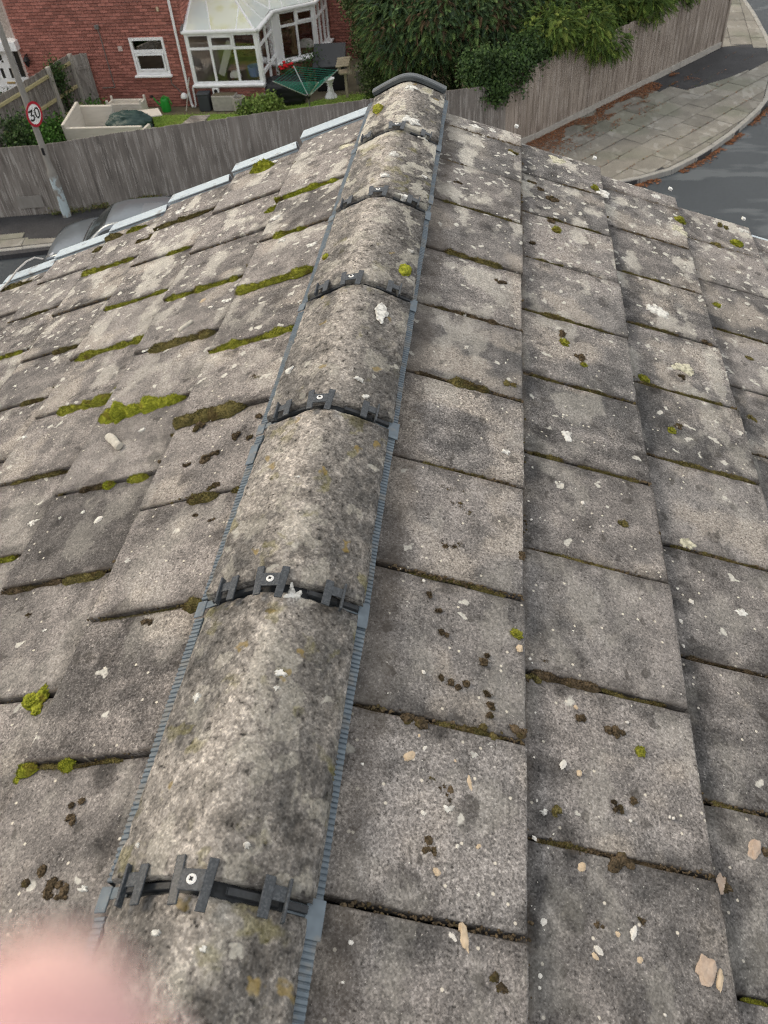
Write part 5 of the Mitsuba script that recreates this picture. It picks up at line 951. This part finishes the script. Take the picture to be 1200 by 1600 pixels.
bush('ivy_bush', 'bright green ivy bush hanging over the corner of the fence', 'bush', [((.15, 21.65, -5.92), (.55, .40, .42)), ((.55, 21.85, -5.85), (.50, .45, .45)), ((-.2, 21.6, -5.75), (.5, .42, .4)), ((.22, 21.28, -6.10), (.30, .16, .30)), ((.95, 22.3, -5.6), (.45, .4, .4))], 15000, .085, IVY, 67, lambda P: (P[:, 1] > np.interp(P[:, 0], [f[0] for f in FENCE], [f[1] for f in FENCE]) - .28), stems=False)
GRN = np.array([[.045, .12, .016], [.06, .16, .022], [.08, .19, .03], [.035, .09, .015]])
bush('leafy_plant', 'bushy green plant at the foot of the side fence beside the sofa arm', 'plant', [((-11.95, 22.6, -7.3), (.5, .45, .36))], 9000, .10, GRN, 71)
bush('leafy_plant', 'green plant between the sofa and the side fence, near the grey front fence', 'plant', [((-11.65, 20.8, -7.0), (.42, .40, .55)), ((-11.9, 21.3, -7.2), (.4, .4, .45))], 7000, .10, GRN, 73)
bush('leafy_plant', 'green plant below the brick wall by the gate', 'plant', [((-11.6, 24.3, -7.42), (.5, .4, .26))], 9000, .09, GRN, 75)
bush('climbing_plant', 'dark climber on the side fence between two concrete posts', 'climber', [((-12.45, 24.3, -6.9), (.14, .22, .62)), ((-12.4, 24.2, -6.25), (.2, .26, .28))], 16000, .07, IVY, 77)
bush('climbing_plant', 'dark leafy climber at the near end of the side fence behind the speed sign', 'climber', [((-12.3, 21.5, -7.0), (.5, .35, .55)), ((-12.2, 20.8, -6.75), (.45, .3, .5)), ((-11.9, 20.5, -6.8), (.3, .25, .4))], 6500, .085, IVY, 79)
bush('garden_plant', 'pale green low plant beside the stone pots', 'plant', [((-6.75, 24.4, -7.45), (.52, .26, .24)), ((-6.35, 24.5, -7.4), (.35, .25, .25))], 9000, .10, np.array([[.16, .23, .05], [.20, .27, .07], [.11, .18, .04]]), 83)
bush('garden_plant', 'thin plant in front of the conservatory dwarf wall, left of the storage box', 'plant', [((-5.35, 26.3, -7.0), (.35, .25, .5))], 4500, .075, IVY, 85)
fk = bush('red_geranium', 'red flowers at the foot of the conservatory window', 'flowers', [((-6.0, 26.0, -6.95), (.32, .22, .22))], 6000, .07, IVY, 87)
g = np.random.default_rng(88); put('flower', cat_([blob(trimesh.transformations.translation_matrix((-6.0 + g.normal(0, .16), 25.85 + g.normal(0, .06), -6.80 + g.normal(0, .05))), .05, .05, .04, i, 1, .3) for i in range(14)]), 'mat_flower', fk)
pr('mat_flower', (.60, .015, .02), .7)
bush('dark_shrub', 'dark rounded shrub in front of the white front door', 'shrub', [((-14.3, 24.2, -7.2), (.6, .5, .42))], 9000, .07, np.array([[.02, .035, .015], [.03, .05, .02]]), 91)
def grass():
    g = np.random.default_rng(95); n = 32000
    x = g.uniform(-9.9, -2.3, n); y = g.uniform(20.6, 26.2, n)
    yl = np.interp(x, [f[0] for f in FENCE], [f[1] for f in FENCE]) + .15; yh = np.interp(x, [-10, -8.4, -6.6, -6.1, -5.6, -4.4, -2.3], [24.5, 24.45, 24.4, 24.9, 25.0, 25.7, 25.9])
    k = (y > yl) & (y < yh + g.normal(0, .08, n)); x, y = x[k], y[k]; n = len(x)
    P = np.stack([x, y, np.full(n, ZG - .003)], -1); a = g.uniform(0, 6.28, n); h = g.uniform(.03, .085, n) * (.6 + .8 * meshkit.fbm(P * 1.6, 3, 4)); l_ = g.normal(0, .5, (n, 2)) * h[:, None]
    w = .008; dx = np.stack([np.cos(a) * w, np.sin(a) * w, a * 0], -1)
    V = np.stack([P - dx, P + dx, P + np.c_[l_, h]], 1).reshape(-1, 3)
    t = meshkit.fbm(P * .9, 3, 9); dry = np.clip((t - .52) * 6, 0, 1)[:, None]
    c = np.array([.25, .38, .07]) * g.uniform(.6, 1.35, n)[:, None]; c = c * (1 - dry * .6) + np.array([.26, .22, .09]) * dry * .6
    return trimesh.Trimesh(V, np.arange(len(V)).reshape(-1, 3), process=False), np.repeat(c, 3, 0)
pr('mat_lawn', lambda p, n, uv: mix(mix((.14, .22, .04), (.21, .30, .065), fb(p.x * 9, p.y * 9, 0., 3)), (.17, .14, .07), ss(.55, .75, fb(p.x * 1.1, p.y * 1.1, 2., 3)) * .6), .95, .1)
put('lawn', sheet(Polygon([(-9.9, 19.0), (-8.36, 19.2), (-5.45, 20.0), (-2.7, 20.8), (-2.2, 20.9), (-2.2, 25.9), (-4.4, 25.7), (-5.6, 25.0), (-6.1, 24.9), (-6.6, 24.4), (-8.4, 24.45), (-9.9, 24.5)]), ZG), 'mat_lawn', kind='structure', label='green lawn between the fence and the house')
m, c_ = grass(); put('lawn_grass', m, 'mat_leaf', color=c_, label='short green grass of the garden lawn', cat='grass', kind='stuff')
def weeds():
    g = np.random.default_rng(97); P = []
    for i in range(9):
        t = g.uniform(0, 1) ** .7; x = -11.6 + 4.2 * t; P.append(np.array([x, np.interp(x, [f[0] for f in FENCE], [f[1] for f in FENCE]) - .12, ZG + .04]) + g.normal(0, 1, (90, 3)) * [.13, .05, .03])
    return leaves(np.vstack(P), .05, g, np.array([[.10, .13, .03], [.15, .16, .05], [.14, .11, .05]]))
m, c_ = weeds(); put('fence_weeds', m, 'mat_leaf', color=c_, label='low weeds growing along the foot of the grey fence', cat='weeds', kind='stuff')

# ================================================================ the photographer's finger at the lens
PN = thing('person', 'person taking the photograph, seen only as a blurred pink fingertip at the lower left corner', 'person')
pr('mat_skin', lambda p, n, uv: mix((.66, .37, .36), (.76, .50, .49), fb(p.x * 160, p.y * 160, p.z * 160, 3)), .6, .3)
pr('mat_nail', (.78, .52, .47), .35, .5)
ax_r, ax_u, ax_b = np.array([.9915, .1120, -.0666]), np.array([-.0340, .7158, .6974]), np.array([.1258, -.6892, .7135])
tip = np.array([.3238, .0011, 1.0223]) + ax_r * .0022 - ax_u * .0019
def cam_dir(r, u, b): v = ax_r * r + ax_u * u + ax_b * b; return v / np.linalg.norm(v)
def chain(pts, rad, L=.0022):
    s_ = [m3.Manifold.sphere(r, 24).translate(p.tolist()) for p, r in zip(pts, rad)]; m = m3.Manifold()
    for a, b in zip(s_[:-1], s_[1:]): m = m + m3.Manifold.batch_hull([a, b])
    return m
d1, d2, d3 = cam_dir(-.70, -.68, .05), cam_dir(-.72, -.66, .30), cam_dir(-.66, -.60, .55)
j = [tip, tip + d1 * .024, tip + d1 * .024 + d2 * .026, tip + d1 * .024 + d2 * .026 + d3 * .042]
hand = chain(j, [.0085, .0090, .0096, .0115]); kn = j[3]; side, dn = cam_dir(-.55, .62, .2), cam_dir(-.45, -.45, .85)
for i in range(1, 4):
    k0 = kn + side * .021 * i; a1 = k0 + cam_dir(.55, .55, .30) * (.040 - .004 * i); a2 = a1 + cam_dir(.35, .1, .9) * .024; a3 = a2 + cam_dir(-.3, -.35, .8) * .018
    hand = hand + chain([k0, a1, a2, a3], [.0112, .0095, .0088, .0078])
wr_ = kn + side * .030 + dn * .085
hand = hand + m3.Manifold.batch_hull([m3.Manifold.sphere(r, 24).translate((p).tolist()) for p, r in ((kn, .013), (kn + side * .063, .012), (wr_ - side * .022, .018), (wr_ + side * .022, .017))])
th = kn + dn * .06 - side * .008; hand = hand + chain([th, th + cam_dir(.1, .2, -.2) * .032, th + cam_dir(.1, .2, -.2) * .032 + cam_dir(.5, .5, -.1) * .030], [.015, .012, .0095])
hand = hand + chain([wr_, wr_ + dn * .16, wr_ + dn * .24], [.024, .034, .038])
q_ = hand.refine_to_length(.0035).to_mesh(); hm = trimesh.Trimesh(q_.vert_properties[:, :3], q_.tri_verts); trimesh.smoothing.filter_taubin(hm, iterations=12)
put('hand', hm, 'mat_skin', PN, smooth=True)
nl = blob(trimesh.transformations.translation_matrix(tip + cam_dir(-.2, .25, -.85) * .0068 - d1 * 0), .0055, .0055, .0035, 1, 3, .0); put('nail', nl, 'mat_nail', PN, smooth=True)
